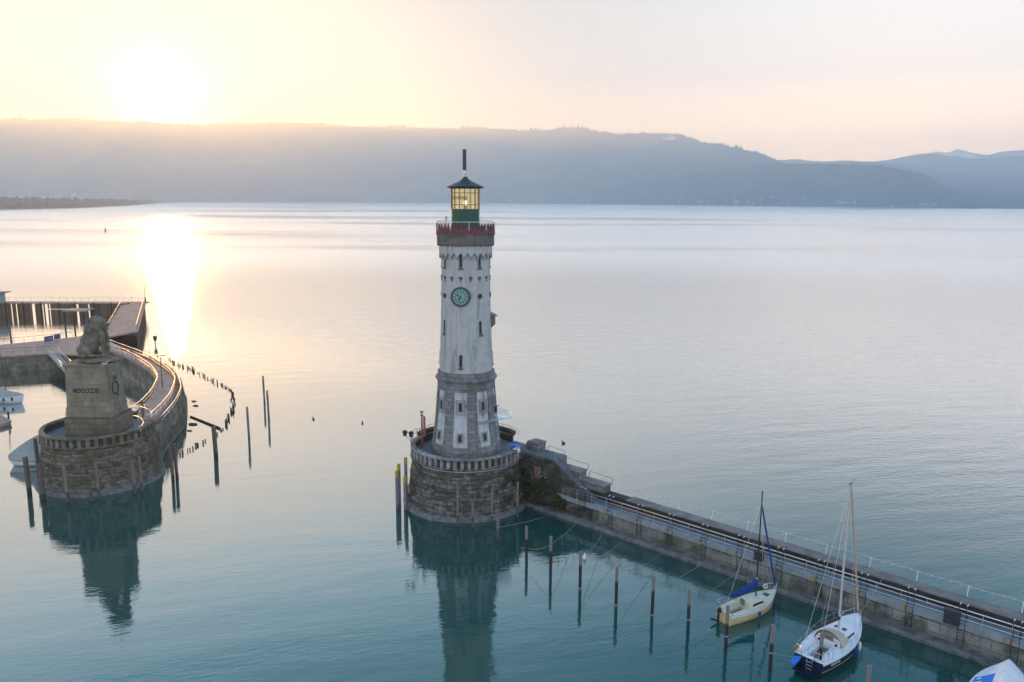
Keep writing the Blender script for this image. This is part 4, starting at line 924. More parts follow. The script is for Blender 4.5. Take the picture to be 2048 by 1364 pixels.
for s in (-1, 1):
    E(190, 634.5, 0.17, 0.20, s*0.45, 0.12)             # ears
    E(201, 676, 0.32, 0.95, s*0.42, 0.30, -6)            # upper foreleg
    E(202.5, 697, 0.25, 0.85, s*0.44, 0.25)              # lower foreleg
    E(205, 712, 0.36, 0.17, s*0.46, 0.28)                # forepaw
    E(171, 702, 0.78, 0.62, s*0.62, 0.36, 15)           # thigh
    E(182, 713, 0.55, 0.18, s*0.66, 0.24)               # hind foot
tx, tz = l2(156, 712)
for i in range(9): f = i/8; b.ell((tx+0.15+f*0.9, -0.75-0.25*math.sin(f*3), tz-0.05), (0.16, 0.14, 0.13), 8, 6)
lion = b.build('body', M['lionstone'], LN)
rm = lion.modifiers.new('remesh', 'REMESH'); rm.mode = 'VOXEL'; rm.voxel_size = 0.055; rm.use_smooth_shade = True
smo = lion.modifiers.new('smooth', 'SMOOTH'); smo.iterations = 4
tx_ = bpy.data.textures.new('locks', 'CLOUDS'); tx_.noise_scale = 0.28; tx_.noise_depth = 2
dm = lion.modifiers.new('locks', 'DISPLACE'); dm.texture = tx_; dm.strength = 0.16; dm.mid_level = 0.5; dm.texture_coords = 'LOCAL'
# mane locks as raised tufts
b = MB()
random.seed(3)
for k in range(85):
    an = random.uniform(0, 2*math.pi); u_ = random.uniform(0, 1); x, z = l2(186-(u_*7), 640+u_*34)
    if math.cos(an) > 0.75: continue
    rr = 0.86-0.1*abs(u_-0.3)
    c = Vector((x+math.cos(an)*rr*0.95, math.sin(an)*rr*0.95, z+random.uniform(-0.1, 0.1)))
    b.ell(c, (0.13, 0.13, 0.30), 7, 6, Matrix.Rotation(random.uniform(-0.5, 0.5), 3, 'X') @ Matrix.Rotation(random.uniform(-0.3, 0.5), 3, 'Y'))
b.build('mane', M['lionstone'], LN)
b = MB()
for s in (-1, 1): x, z = l2(206, 643.5); b.ell((x, s*0.25, z), (0.07, 0.05, 0.05), 8, 6)
x, z = l2(212.8, 647); b.ell((x, 0, z), (0.08, 0.15, 0.07), 8, 6); b.build('face_detail', M['sill'], LN)

# ------------------------------------------------------------------ curved lion mole
nI = 60
inn = smooth_line([(-82, 149.5, 0), (-74.5, 142.2, 0), (-67.5, 136.1, 0), (-62.1, 129.8, 0), (-56.7, 122.7, 0), (-53.3, 116.9, 0), (-52.0, 114.2, 0), (-49.6, 106.8, 0), (-48.2, 101, 0), (-47.6, 95, 0), (-47.4, 90.5, 0)], nI, 3)
mid = smooth_line([(-76, 146.5, 0), (-70.5, 141, 0), (-64.9, 135.4, 0), (-60.4, 130.5, 0), (-56.0, 124.6, 0), (-52.9, 120.3, 0), (-49.9, 115.3, 0), (-48.8, 112.6, 0), (-46.1, 104.5, 0), (-44.9, 98.95, 0), (-43.9, 92.3, 0), (-43.4, 90, 0)], nI, 3)
out = smooth_line([(-72, 144.5, 0), (-64.5, 139, 0), (-57.6, 130.8, 0), (-53.0, 123.4, 0), (-48.6, 114.2, 0), (-47.3, 111.2, 0), (-45.1, 103.7, 0), (-44.1, 98.8, 0), (-43.2, 94, 0), (-42.0, 89.5, 0)], nI, 3)
foo = smooth_line([(-71, 146, 0), (-62, 139.0, 0), (-56.4, 130.57, 0), (-51, 121.1, 0), (-46.7, 110.7, 0), (-44.9, 105.4, 0), (-43.9, 100.3, 0), (-43.4, 96.9, 0), (-42.0, 91.4, 0), (-40.6, 88.5, 0)], nI, 3)
ML = thing('curved_mole', 'curved stone mole with railed footpath sweeping behind the lion bastion', 'mole', (0, 0, 0))
def z_(p, z): return (p.x, p.y, z)
b = MB(); b.loft([[z_(inn[i], -1), z_(inn[i], 3.55)] for i in range(nI)], True); b.build('inner_wall', M['molewall'], ML)
b = MB(); b.loft([[z_(inn[i], 3.55), z_(inn[i].lerp(mid[i], -0.06), 3.55), z_(inn[i].lerp(mid[i], -0.06), 4.0), z_(inn[i], 4.0), z_(mid[i], 4.0), z_(mid[i], 3.2)] for i in range(nI)], False); b.build('footpath', M['pierdeck'], ML)
b = MB(); b.loft([[z_(mid[i], 3.3), z_(out[i], 3.2)] for i in range(nI)], False); b.build('berm', M['molewall'], ML)
b = MB(); b.loft([[z_(out[i], 3.2), z_(out[i].lerp(foo[i], 0.25), 1.6)] for i in range(nI)], True); b.build('outer_wall', M['molewall'], ML)
b = MB(); b.loft([[z_(out[i].lerp(foo[i], 0.25), 1.6), z_(out[i].lerp(foo[i], 0.62), 1.3), z_(foo[i], 0.35), z_(foo[i]+(foo[i]-out[i])*0.2, 0.25), z_(foo[i]+(foo[i]-out[i])*0.3, -1)] for i in range(nI)], False); b.build('revetment', M['ripwall'], ML)
b = MB(); b.tube([z_(foo[i]+(foo[i]-out[i])*0.15, 0.30) for i in range(nI)], 0.10, 5); b.build('foot_kerb', M['ledge'], ML)
for i in range(4, nI-2, 4):
    a, c = out[i]+(out[i]-mid[i]).normalized()*0.1, out[i].lerp(foo[i], 0.35); b = MB()
    b.add([z_(a, 3.1), z_(a+Vector((0.1, 0.5, 0)), 3.1), z_(c+Vector((0.15, 0.5, 0)), 1.5), z_(c, 1.5), z_(a-(c-a)*0.5, 1.5)], [(0, 3, 4), (0, 1, 2, 3)])
    b.build('buttress', M['molewall'], ML)
def railing(parent, line, z0, h, rr, mat, pmat, every, mids=(0.5,)):
    b = MB(); b.tube([z_(p, z0+h) for p in line], rr, 8)
    for m_ in mids: b.tube([z_(p, z0+h*m_) for p in line], rr*0.5, 5)
    r_ = b.build('railing', mat, parent); pm = None
    for i in range(0, len(line), every):
        if pm is None: pm = MB().bar((0, 0, 0), (0, 0, h), 0.03, n=6).build('post', pmat, r_, z_(line[i], z0))
        else: dup(pm, loc=z_(line[i], z0))
    return r_
railing(ML, inn[:-4], 4.0, 1.0, 0.065, M['rail'], M['dmetal'], 2)
railing(ML, mid[:-3], 4.0, 1.0, 0.065, M['rail'], M['dmetal'], 2)
railing(ML, [out[i].lerp(mid[i], 0.1) for i in range(8, nI-6)], 3.2, 0.95, 0.06, M['rail'], M['dmetal'], 2)
# curved stair rail at the bastion end
p = [at(x, y, 6.0) for x, y in ((259, 831), (272, 832), (283, 837), (287, 845), (283, 852), (277, 854), (285, 856), (272, 859), (258, 861))]
b = MB().tube([z_(q, 6.0) for q in resample(p, 24)], 0.05, 6); sr = b.build('stair_rail', M['rail'], ML)
for i in (0, 3, 5, 8): MB().bar(z_(p[i], 4.6), z_(p[i], 6.0), 0.03).build('post', M['dmetal'], sr)
b = MB(); cpt = at(272, 842, 4.9); b.lathe([(0.05, 4.9), (1.9, 4.9), (1.95, 4.6), (1.95, 0)], 24, c=(cpt.x, cpt.y, 0)); b.build('stair_turret', M['molewall'], ML)
# lamp posts
def lamp(px, py, z, h, lab, arm=True):
    p = at(px, py, z); T = thing('lamp_post', lab, 'lamp post', (p.x, p.y, z), 0, 'lamp posts on the lion mole')
    MB().bar((0, 0, 0), (0, 0, h), 0.08, 0.05).build('pole', M['dmetal'], T)
    MB().bar((-0.5, 0, h), (0.55, 0, h+0.12), 0.03).build('arm', M['dmetal'], T)
    MB().box((0.45, 0, h+0.1), (0.5, 0.2, 0.08)).box((-0.4, 0, h-0.02), (0.3, 0.16, 0.07)).build('lamp_head', M['dmetal'], T)
lamp(325, 775, 4.0, 4.6, 'slender lamp post on the bend of the curved footpath')
p = at(292, 905, 0); sp_ = thing('signal_post', 'thick grey signal post with lamps right of the lion bastion', 'signal post', (p.x, p.y, 0))
hp = 6.3
MB().bar((0, 0, -1), (0, 0, hp), 0.2, 0.16).build('pole', M['woodL'], sp_)
MB().lathe([(0.05, 0.35), (0.25, 0.3), (0.12, 0.2), (0.2, 0.0), (0.05, -0.05)], 12, c=(0, 0, hp)).build('lamp', M['brownred'], sp_)
MB().bar((0, 0, hp-0.5), (-2.2, 0.4, hp-0.7), 0.03).build('arm', M['steel'], sp_)
# gear beside the pedestal: bicycles leaning as metal frames
def bike(px, py, z, rz, lab):
    p = at(px, py, z); T = thing('bicycle', lab, 'bicycle', (p.x, p.y, z), rz, 'bicycles beside the pedestal')
    for x in (-0.52, 0.52):
        w_ = MB().tube([(x+0.33*math.cos(q), 0, 0.34+0.33*math.sin(q)) for q in [2*math.pi*i/18 for i in range(18)]], 0.022, 5, True).build('wheel', M['black'], T)
    MB().tube([(-0.52, 0, 0.34), (-0.15, 0, 0.75), (0.35, 0, 0.80), (0.52, 0, 0.34)], 0.025).tube([(-0.52, 0, 0.34), (0, 0, 0.3), (0.35, 0, 0.8)], 0.022).tube([(0, 0, 0.3), (-0.18, 0, 0.9)], 0.022).build('frame', M['white'], T)
    MB().box((-0.2, 0, 0.93), (0.25, 0.13, 0.06)).build('saddle', M['black'], T)
    MB().tube([(0.33, -0.27, 1.0), (0.38, 0, 0.98), (0.33, 0.27, 1.0)], 0.02).build('handlebar', M['steel'], T)
bike(252, 818, 5.3, 0.4, 'white framed bicycle behind the right side of pedestal'); bike(286, 826, 5.0, 1.2, 'bicycle parked at the railing right of the pedestal')

# inner basin gear behind the pedestal: mooring floats
def quaybox(mb, poly, z0, z1): mb.prism([(p[0], p[1]) for p in poly], z0, z1)
# left quay with path
QL = thing('bathing_quay', 'railed stone quay with footpath at the far left beyond the inner basin', 'quay')
fr_edge = [(-112, 130.5), (-91.2, 139.1), (-84.5, 142.1), (-80, 146.5)]; bk_edge = [(-81, 156), (-87.8, 160.3), (-91.6, 155.5), (-98, 149.8), (-116, 139)]
b = MB(); quaybox(b, fr_edge+bk_edge, -1, 2.75); b.build('wall', M['molewall'], QL)
b = MB(); quaybox(b, [(-112, 130.3), (-91.2, 138.9), (-84.4, 141.9), (-74, 140), (-74, 148), (-80.8, 156.2)]+[(-87.8, 160.5), (-91.7, 155.7), (-98.1, 150), (-116, 139.2)], 2.75, 3.0); b.build('path', M['pierdeck'], QL)
railing(QL, resample([(-88.8, 158.5, 0), (-91.8, 155.4, 0), (-98.0, 149.8, 0), (-115, 139.5, 0)], 20), 3.0, 1.1, 0.035, M['dmetal'], M['dmetal'], 1)
railing(QL, resample([(-84.5, 143, 0), (-91.5, 140.3, 0), (-111, 132, 0)], 16), 3.0, 1.1, 0.035, M['dmetal'], M['dmetal'], 1)
# gangway down to the inner basin
g0 = Vector((-83.5, 142.2, 2.95)); g1 = Vector((-70.0, 126.0, 1.3)); d = (g1-g0); s_ = Vector((-d.y, d.x, 0)).normalized()*0.8
GW = thing('gangway', 'sloping metal gangway descending behind the pedestal from left quay', 'gangway')
MB().add([g0-s_, g0+s_, g1+s_, g1-s_, g0-s_-Vector((0, 0, 0.2)), g0+s_-Vector((0, 0, 0.2)), g1+s_-Vector((0, 0, 0.2)), g1-s_-Vector((0, 0, 0.2))], [(3, 2, 1, 0), (4, 5, 6, 7), (0, 1, 5, 4), (1, 2, 6, 5), (2, 3, 7, 6), (3, 0, 4, 7)]).build('deck', M['beam'], GW)
for s in (-1, 1):
    b = MB().tube([g0+s_*s+Vector((0, 0, 1)), g1+s_*s+Vector((0, 0, 1))], 0.05); b.tube([g0+s_*s+Vector((0, 0, 0.5)), g1+s_*s+Vector((0, 0, 0.5))], 0.03)
    for i in range(9): q = g0.lerp(g1, i/8)+s_*s; b.bar(q, q+Vector((0, 0, 1)), 0.03)
    b.build('railing', M['steel'], GW)
# banners on the rail
def banner(px0, py0, px1, py1, hgt_, mat, fmat, lab):
    a = at(px0, py0, 4.1); c = at(px1, py1, 4.1); T = thing('rail_banner', lab, 'banner', (a.x, a.y, 3.15), math.atan2(c.y-a.y, c.x-a.x)); L = (c-a).length
    b = MB(); b.box((L/2, 0, hgt_/2), (L, 0.04, hgt_)); b.build('panel', mat, T)
    b = MB()
    for z in (0, hgt_): b.box((L/2, -0.02, z), (L+0.1, 0.08, 0.1))
    for x in (0, L): b.box((x, -0.02, hgt_/2), (0.1, 0.085, hgt_)); 
    b.build('frame', fmat, T)
banner(89, 674, 105, 671, 0.95, simple('slate_blue_banner', (0.10, 0.14, 0.24), 0.7), M['dmetal'], 'slate blue banner on the quay railing at left')
banner(107, 671, 120, 668, 1.1, simple('dark_banner', (0.09, 0.08, 0.10), 0.7), M['white'], 'dark banner in white frame on the quay railing, right of blue one')

# far bathing pier
FP = thing('bathing_pier', 'long boarded bathing pier with railings turning a corner in the far left water', 'pier')
rE = [(-78.5, 164.5), (-97.6, 208.6)]; lE = [(-84.0, 163.0), (-100.5, 203.5)]
b = MB(); quaybox(b, [(-80.8, 156.2), (-78.2, 164.3), (-97.2, 209.8), (-97.2, 211), (-101, 204), (-84.6, 162.4), (-87.6, 160.4)], 3.2, 3.5); quaybox(b, [(-97.2, 209.6), (-97.2, 211.9), (-175, 209.8), (-175, 207.2), (-101, 208.4), (-99, 206)], 3.18, 3.47); b.build('deck', M['pierdeck'], FP)
def boardwall(p0, p1, z0, z1, gaps, nm='board_wall'):
    p0 = Vector((*p0, 0)); p1 = Vector((*p1, 0)); L = (p1-p0).length; d = (p1-p0)/L; nn = Vector((-d.y, d.x, 0)); b = MB(); x = 0; i = 0
    while x < L:
        wd = random.uniform(0.3, 0.42)
        if not any(abs(x-g_) < 0.20 for g_ in gaps): b.box(p0+d*(x+wd/2)+nn*random.uniform(-0.03, 0.03)+Vector((0, 0, (z0+z1)/2+random.uniform(-0.05, 0))), (wd*1.02, 0.12, z1-z0), math.atan2(d.y, d.x))
        x += wd
    b.build(nm, M['boards'], FP)
Lw = 77
gx = lambda px: -(at_dist(px, 620, 211).x)-101
boardwall((-101, 208.3), (-175, 207.1), -0.8, 3.3, [at_dist(px, 615, 235).x*-1*0.0+(-101-(px-291)*0-(-101)) for px in ()]+[ (-101+135.95-34.95)+0 for _ in ()]+[(254-px)/100*13.5+1.2 for px in (187, 165, 162, 110, 105, 102, 97, 79, 46, 36)])
boardwall((-97.4, 209.4), (-78.5, 164.3), -0.8, 3.4, [])
boardwall((-84.3, 163.2), (-101, 204), -0.8, 3.3, [])
boardwall((-87.6, 160.3), (-84.3, 163.2), -0.8, 3.3, [])
for i in range(16): MB().bar((-101-i*4.6, 208.0-i*0.07, -1), (-101-i*4.6, 208.0-i*0.07, 3.6), 0.16).build('pile', M['stake'], FP)
railing(FP, resample([(-97.6, 210.2, 0), (-97.6, 211.7, 0), (-174, 209.6, 0)], 42), 3.5, 1.1, 0.03, M['dmetal'], M['dmetal'], 1)
railing(FP, resample([(-78.9, 165, 0), (-97.5, 209.3, 0)], 20), 3.5, 1.05, 0.045, M['rail'], M['dmetal'], 1)
railing(FP, resample([(-84.6, 163.8, 0), (-100.6, 203.0, 0)], 18), 3.5, 1.05, 0.045, M['rail'], M['dmetal'], 1)
pm_ = thing('flag_pole', 'thin tall flag pole at the corner of the bathing pier', 'pole', (-97.7, 210.6, 3.5))
MB().bar((0, 0, 0), (0, 0, 7.6), 0.07, 0.03, 6).build('pole', M['dmetal'], pm_); MB().box((0, 0, 0.5), (0.3, 0.3, 1.0)).build('base', M['dmetal'], pm_)
dp = thing('diving_platform', 'raised diving platform on dark legs inside the bathing pier corner', 'platform', (-102.5, 190, 0))
MB().box((-2, 0, 4.2), (5.5, 4.5, 0.2)).build('deck', M['pierdeck'], dp)
for sx in (-4.3, 0.3):
    for sy in (-2, 2): MB().bar((sx, sy, -1), (sx, sy, 4.2), 0.2).build('leg', M['stake'], dp)
MB().box((-5.5, -0.5, 4.4), (7, 0.5, 0.1)).build('diving_board', M['white'], dp)
b = MB()
for sy in (-2.2, 2.2): b.tube([(-4.7, sy, 5.3), (0.7, sy, 5.3)], 0.04)
b.build('railing', M['dmetal'], dp)
hut = thing('bathing_hut', 'teal boarded hut with flat dark roof at the far left end of bathing pier', 'hut', (-138.5, 208, 3.45))
MB().box((0, 0, 1.25), (8, 4, 2.5)).build('wall', M['hutteal'], hut); MB().box((0.4, 0, 2.62), (9.6, 5.6, 0.2)).build('roof', M['roof'], hut); MB().box((2.0, -2.02, 1.0), (0.9, 0.05, 2.0)).build('door', M['molewall'], hut)

# ------------------------------------------------------------------ boats
def hull(L, B, fb, bowf=1.35, n=18, stern=0.72):
    rows = []
    for i in range(n+1):
        s = i/n; hb = B/2*(stern+(1-stern)*math.sin(min(1, s/0.45)*math.pi/2)) if s < 0.45 else B/2*(1-((s-0.45)/0.55)**2.3)
        hb = max(hb, 0.015); zs = fb*(1.0-0.12*math.sin(s*math.pi)+(bowf-1)*s*s); x = L*s
        k = 1-s**3*0.0
        rake = 0.10*L*max(0, (s-0.55)/0.45)**2
        rows.append([(x-rake*1.0, 0.0, -0.35*(1-s**2)), (x-rake*0.8, hb*0.62, -0.22*(1-s)), (x-rake*0.5, hb*0.90, 0.18*fb), (x-rake*0.2, hb*0.98, zs*0.6), (x, hb, zs)])
    return rows
def sheer(rows, s, L):
    x = s*L
    for a, b_ in zip(rows, rows[1:]):
        if a[4][0] <= x <= b_[4][0]+1e-6:
            f = (x-a[4][0])/(b_[4][0]-a[4][0]); return a[4][1]+(b_[4][1]-a[4][1])*f, a[4][2]+(b_[4][2]-a[4][2])*f
    return rows[-1][4][1], rows[-1][4][2]
def make_hull(T, L, B, fb, mh, md, cock, stripe=None, nm='hull'):
    rows = hull(L, B, fb); b = MB(); b.loft(rows, True); b.loft([[(p[0], -p[1], p[2]) for p in r_] for r_ in rows], True, flip=True)
    st = rows[0]; b.add([*[(p[0], p[1], p[2]) for p in st], *[(p[0], -p[1], p[2]) for p in reversed(st[1:])]], [tuple(range(9))])
    h = b.build(nm, mh, T)
    if stripe:
        b = MB()
        for sg in (1, -1): b.loft([[(r_[3][0]*0.5+r_[4][0]*0.5, sg*(r_[3][1]*0.5+r_[4][1]*0.5+0.012), r_[3][2]*0.45+r_[4][2]*0.55), (r_[4][0], sg*(r_[4][1]+0.012), r_[4][2]-0.02)] for r_ in rows], True, flip=(sg < 0))
        b.build('sheer_stripe', stripe, h)
    # deck with a cockpit opening
    c0, c1, cw = cock; b = MB(); S_ = [0, c0, c1]+[c1+(1-c1)*k/12 for k in range(1, 13)]; S_ = sorted(set([0.0]+[c0]+[c0+(c1-c0)*k/4 for k in range(5)]+[c1+(1-c1)*k/12 for k in range(1, 13)]))
    for s0, s1 in zip(S_, S_[1:]):
        for sg in (1, -1):
            (h0_, z0_), (h1_, z1_) = sheer(rows, s0, L), sheer(rows, s1, L); incock = c0-1e-6 <= s0 < c1-1e-6
            i0 = min(cw, h0_*0.9) if incock else 0; i1 = min(cw, h1_*0.9) if incock else 0
            vs = [(s0*L, sg*i0, z0_+0.05), (s1*L, sg*i1, z1_+0.05), (s1*L, sg*h1_*1.01, z1_+0.01), (s0*L, sg*h0_*1.01, z0_+0.01)]
            b.add(vs, [(3, 2, 1, 0) if sg > 0 else (0, 1, 2, 3)])
    b.tube([(r_[4][0], r_[4][1], r_[4][2]+0.02) for r_ in rows], 0.035, 5); b.tube([(r_[4][0], -r_[4][1], r_[4][2]+0.02) for r_ in rows], 0.035, 5); b.tube([(0, -rows[0][4][1], rows[0][4][2]+0.02), (0, rows[0][4][1], rows[0][4][2]+0.02)], 0.035, 5)
    b.build('deck', md, T)
    z = sheer(rows, c0, L)[1]; x0, x1 = c0*L, c1*L; zf = z-0.42; zb = z-0.12
    b = MB()
    for sg in (1, -1):
        b.add([(x0, sg*cw, z+0.05), (x1, sg*cw, z+0.05), (x1, sg*cw, zb), (x0, sg*cw, zb), (x1, sg*cw*0.5, zb), (x0, sg*cw*0.5, zb), (x1, sg*cw*0.5, zf), (x0, sg*cw*0.5, zf)], [(0, 1, 2, 3), (3, 2, 4, 5), (5, 4, 6, 7)])
    b.add([(x0, -cw, zf-0.02), (x0, cw, zf-0.02), (x0, cw, z+0.05), (x0, -cw, z+0.05)], [(0, 1, 2, 3)]); b.add([(x1, -cw, zf-0.02), (x1, cw, zf-0.02), (x1, cw, z+0.05), (x1, -cw, z+0.05)], [(3, 2, 1, 0)])
    b.build('cockpit', md, T)
    MB().box(((x0+x1)/2, 0, zf), (x1-x0, cw*0.98, 0.02)).build('cockpit_floor', M['teak'], T)
    return rows
def cabin(T, L, rows, s0, s1, wf, h, mat, winmat, slope=0.35):
    pts = []; n = 8; zb = sheer(rows, (s0+s1)/2, L)[1]
    rr = []
    for i in range(n+1):
        f = i/n; s = s0+(s1-s0)*f; hb, zs = sheer(rows, s, L); w_ = min(hb-0.22, wf)*(1 if f < 0.8 else 1-(f-0.8)*0.8); top = zs+0.05+h*(1-max(0, (f-slope)/(1-slope))**1.6)
        rr.append([(s*L, w_, zs), (s*L, w_*0.9, top-0.05), (s*L, w_*0.72, top), (s*L, 0, top+0.04), (s*L, -w_*0.72, top), (s*L, -w_*0.9, top-0.05), (s*L, -w_, zs)])
    b = MB(); b.loft(rr, False, flip=False); b.add(rr[0], [tuple(range(7))]); c = b.build('cabin', mat, T)
    for sg, ix in ((1, 0), (-1, 6)):
        b = MB(); seg = rr[1:6]; b2 = []
        for r_ in seg:
            lo_ = Vector(r_[0 if sg > 0 else 6]); hi_ = Vector(r_[1 if sg > 0 else 5]); o_ = Vector((0, sg*0.015, 0)); b2.append([lo_.lerp(hi_, 0.35)+o_, lo_.lerp(hi_, 0.8)+o_])
        b.loft(b2, False, flip=(sg < 0)); b.build('window', winmat, c)
    return rr
# cream sailboat
st = Vector((15.86, 54.75)); bw = Vector((20.45, 57.60)); hd = math.atan2(bw.y-st.y, bw.x-st.x); L = (bw-st).length+0.25
SB = thing('cream_sailboat', 'small cream sailboat with blue sail cover and black mast moored by pier', 'sailboat', (st.x, st.y, 0), hd)
rows = make_hull(SB, L, 2.05, 0.85, M['cream'], M['creamdeck'], (0.05, 0.36, 0.52), M['white'])
cabin(SB, L, rows, 0.37, 0.78, 0.68, 0.36, M['creamdeck'], M['glassdark'])
zd = 0.85
b = MB(); b.box((0.365*L-0.02, 0.1, 1.08), (0.03, 0.42, 0.5)); b.build('companionway', M['teak'], SB)
b = MB(); b.box((0.80*L, 0, 1.06), (0.42, 0.42, 0.04)); b.build('fore_hatch', M['glassdark'], SB)
mx_ = 0.60*L
b = MB(); b.bar((mx_, 0, 1.15), (mx_, 0, 9.65), 0.055, 0.045); b.build('mast', M['black'], SB)
b = MB(); b.bar((mx_, 0, 1.9), (0.98*L, 0, 1.05), 0.001, 0.001); b = MB(); b.bar((mx_+0.05, 0, 8.5), (L-0.05, 0, 1.35), 0.06, 0.075); b.build('furled_jib', M['blue'], SB)
b = MB(); b.bar((mx_, 0, 2.15), (mx_, 0, 2.75), 0.09, 0.06); b.build('mast_boot', M['white'], SB)
b = MB(); rws = []
for i in range(13):
    f = i/12; x = mx_-0.02-f*2.75; zc = 2.3-0.25*f-0.12*math.sin(f*3.1); hh2 = 0.34*(1-f*0.75)+0.07; ww = 0.16*(1-f*0.4)
    rws.append([(x, ww*math.cos(q), zc+hh2*math.sin(q)) for q in [2*math.pi*j/8 for j in range(9)]])
b.loft(rws, True, flip=True); b.build('sail_cover', M['blue'], SB)
b = MB()
for x, y, z in ((mx_-0.15, 0.9, 0.9), (mx_-0.15, -0.9, 0.9), (0.05, 0.0, 0.95)): b.bar((mx_, 0, 8.9), (x, y, z), 0.012, n=4)
b.build('shroud', M['steel'], SB)
b = MB(); z = 1.5
b.tube([(0.10, 0.72, 0.9), (0.05, 0.72, z), (-0.1, 0.55, z), (-0.12, 0.2, z), (-0.10, 0.2, 0.88)], 0.02); b.tube([(0.75, 0.85, 0.9), (0.75, 0.85, z), (0.05, 0.72, z)], 0.02); b.tube([(0.10, -0.72, 0.9), (0.05, -0.72, z), (-0.1, -0.55, z), (-0.12, -0.35, z), (-0.1, -0.35, 0.9)], 0.02); b.build('stern_pulpit', M['steel'], SB)
b = MB(); z = 1.65; b.tube([(L*0.86, 0.45, 1.05), (L*0.88, 0.42, z), (L-0.1, 0.12, z+0.05), (L+0.02, 0, z+0.02), (L-0.1, -0.12, z+0.05), (L*0.88, -0.42, z), (L*0.86, -0.45, 1.05)], 0.022); b.bar((L-0.1, 0.1, 1.1), (L-0.08, 0.1, z), 0.02); b.bar((L-0.1, -0.1, 1.1), (L-0.08, -0.1, z), 0.02); b.build('bow_pulpit', M['whitemetal'], SB)
b = MB(); b.tube([(L*0.86+0.2*math.cos(q), 0.35+0.05*math.sin(3*q), 1.5+0.2*math.sin(q)) for q in [2*math.pi*j/16 for j in range(16)]], 0.045, 6, True); b.build('rope_coil', M['whitemetal'], SB)
b = MB(); b.ell((-0.18, 0.30, 0.95), (0.20, 0.15, 0.24)); b.box((-0.25, 0.30, 0.45), (0.16, 0.1, 0.8)); b.bar((-0.30, 0.30, 0.15), (-0.85, 0.42, 0.35), 0.05, 0.09); b.build('outboard_motor', M['black'], SB)
for sx in (0.47, 0.86):
    hb, zs = sheer(rows, sx, L); MB().ell((sx*L, -hb-0.09, 0.45), (0.09, 0.08, 0.26)).build('fender', M['blue'], SB)
# navy sailboat
st = Vector((19.78, 48.32)); bw = Vector((25.25, 53.45)); hd = math.atan2(bw.y-st.y, bw.x-st.x); L = (bw-st).length
SB2 = thing('navy_sailboat', 'navy hulled sailboat with white deck and tan sprayhood moored by pier', 'sailboat', (st.x, st.y, 0), hd)
rows = make_hull(SB2, L, 2.75, 1.15, M['navy'], M['white'], (0.04, 0.36, 0.72), None)
b = MB()
for sg in (1, -1): b.loft([[(r_[3][0], sg*(r_[3][1]+0.012), r_[3][2]-0.2), (r_[3][0], sg*(r_[3][1]+0.012), r_[3][2]-0.16)] for r_ in rows], True, flip=(sg < 0))
b.build('gold_stripe', M['tan'], SB2)
b = MB()
for sg in (1, -1): b.loft([[(r_[4][0], sg*(r_[4][1]+0.02), r_[4][2]-0.16), (r_[4][0], sg*(r_[4][1]+0.02), r_[4][2]+0.03)] for r_ in rows], True, flip=(sg < 0))
b.build('rubbing_strake', M['white'], SB2)
cabin(SB2, L, rows, 0.38, 0.83, 0.88, 0.42, M['white'], M['glassdark'], 0.25)
b = MB()
for x, y, dx, dy in ((0.60, 0.22, 0.38, 0.30), (0.60, -0.30, 0.38, 0.30), (0.655, 0.0, 0.16, 0.85), (0.73, 0.0, 0.30, 0.70)): b.box((x*L, y, 1.15+0.42*(1-max(0, (x-0.5)/0.33)**1.6*0.8)+0.05), (dx, dy, 0.06))
b.build('deck_hatch', M['glassdark'], SB2)
rws = []
for i in range(9):      # sprayhood
    f = i/8; x = 0.385*L-0.15+f*1.15; k = math.cos(f*math.pi/2*0.9)
    rws.append([(x, 0.98*math.cos(q), 1.12+(0.50+0.42*k)*math.sin(q)) for q in [math.pi*j/12 for j in range(13)]])
MB().loft(rws, True).build('sprayhood', M['tan'], SB2)
b = MB(); b.box((0.375*L, 0, 1.25), (0.05, 0.62, 0.75)); b.build('companionway', M['teak'], SB2)
b = MB(); b.box((0.365*L, 0, 1.1), (0.04, 1.7, 0.55)); b.build('bulkhead', M['white'], SB2)
b = MB()
for y in (-0.6, 0.6): b.bar((0.36*L-0.01, y, 1.22), (0.355*L, y, 1.22), 0.09, n=14)
b.build('instrument', M['black'], SB2)
mx_ = 0.57*L
MB().bar((mx_, 0, 1.4), (mx_, 0, 12.15), 0.085, 0.07).build('mast', M['spar'], SB2)
MB().bar((mx_+0.12, 0, 12.0), (L-0.1, 0, 1.75), 0.05, 0.085).build('furled_jib', M['furl'], SB2)
MB().bar((mx_-0.05, 0, 2.45), (mx_-3.3, 0.25, 2.75), 0.13, 0.10).build('boom', simple('dark_plum_cover', (0.045, 0.03, 0.045), 0.7), SB2)
b = MB()
for x, y, z in ((mx_-0.1, 1.25, 1.2), (mx_-0.1, -1.25, 1.2), (0.1, 0.6, 1.2), (0.1, -0.6, 1.2)): b.bar((mx_, 0, 11.9), (x, y, z), 0.012, n=4)
b.build('shroud', M['steel'], SB2)
b = MB(); b.box((mx_, 0, 12.2), (0.5, 0.05, 0.04)); b.bar((mx_+0.2, 0, 12.2), (mx_+0.45, -0.1, 12.5), 0.015); b.bar((mx_, 0, 12.1), (mx_, 0, 12.6), 0.01); b.build('wind_indicator', M['black'], SB2)
b = MB(); z = 1.85
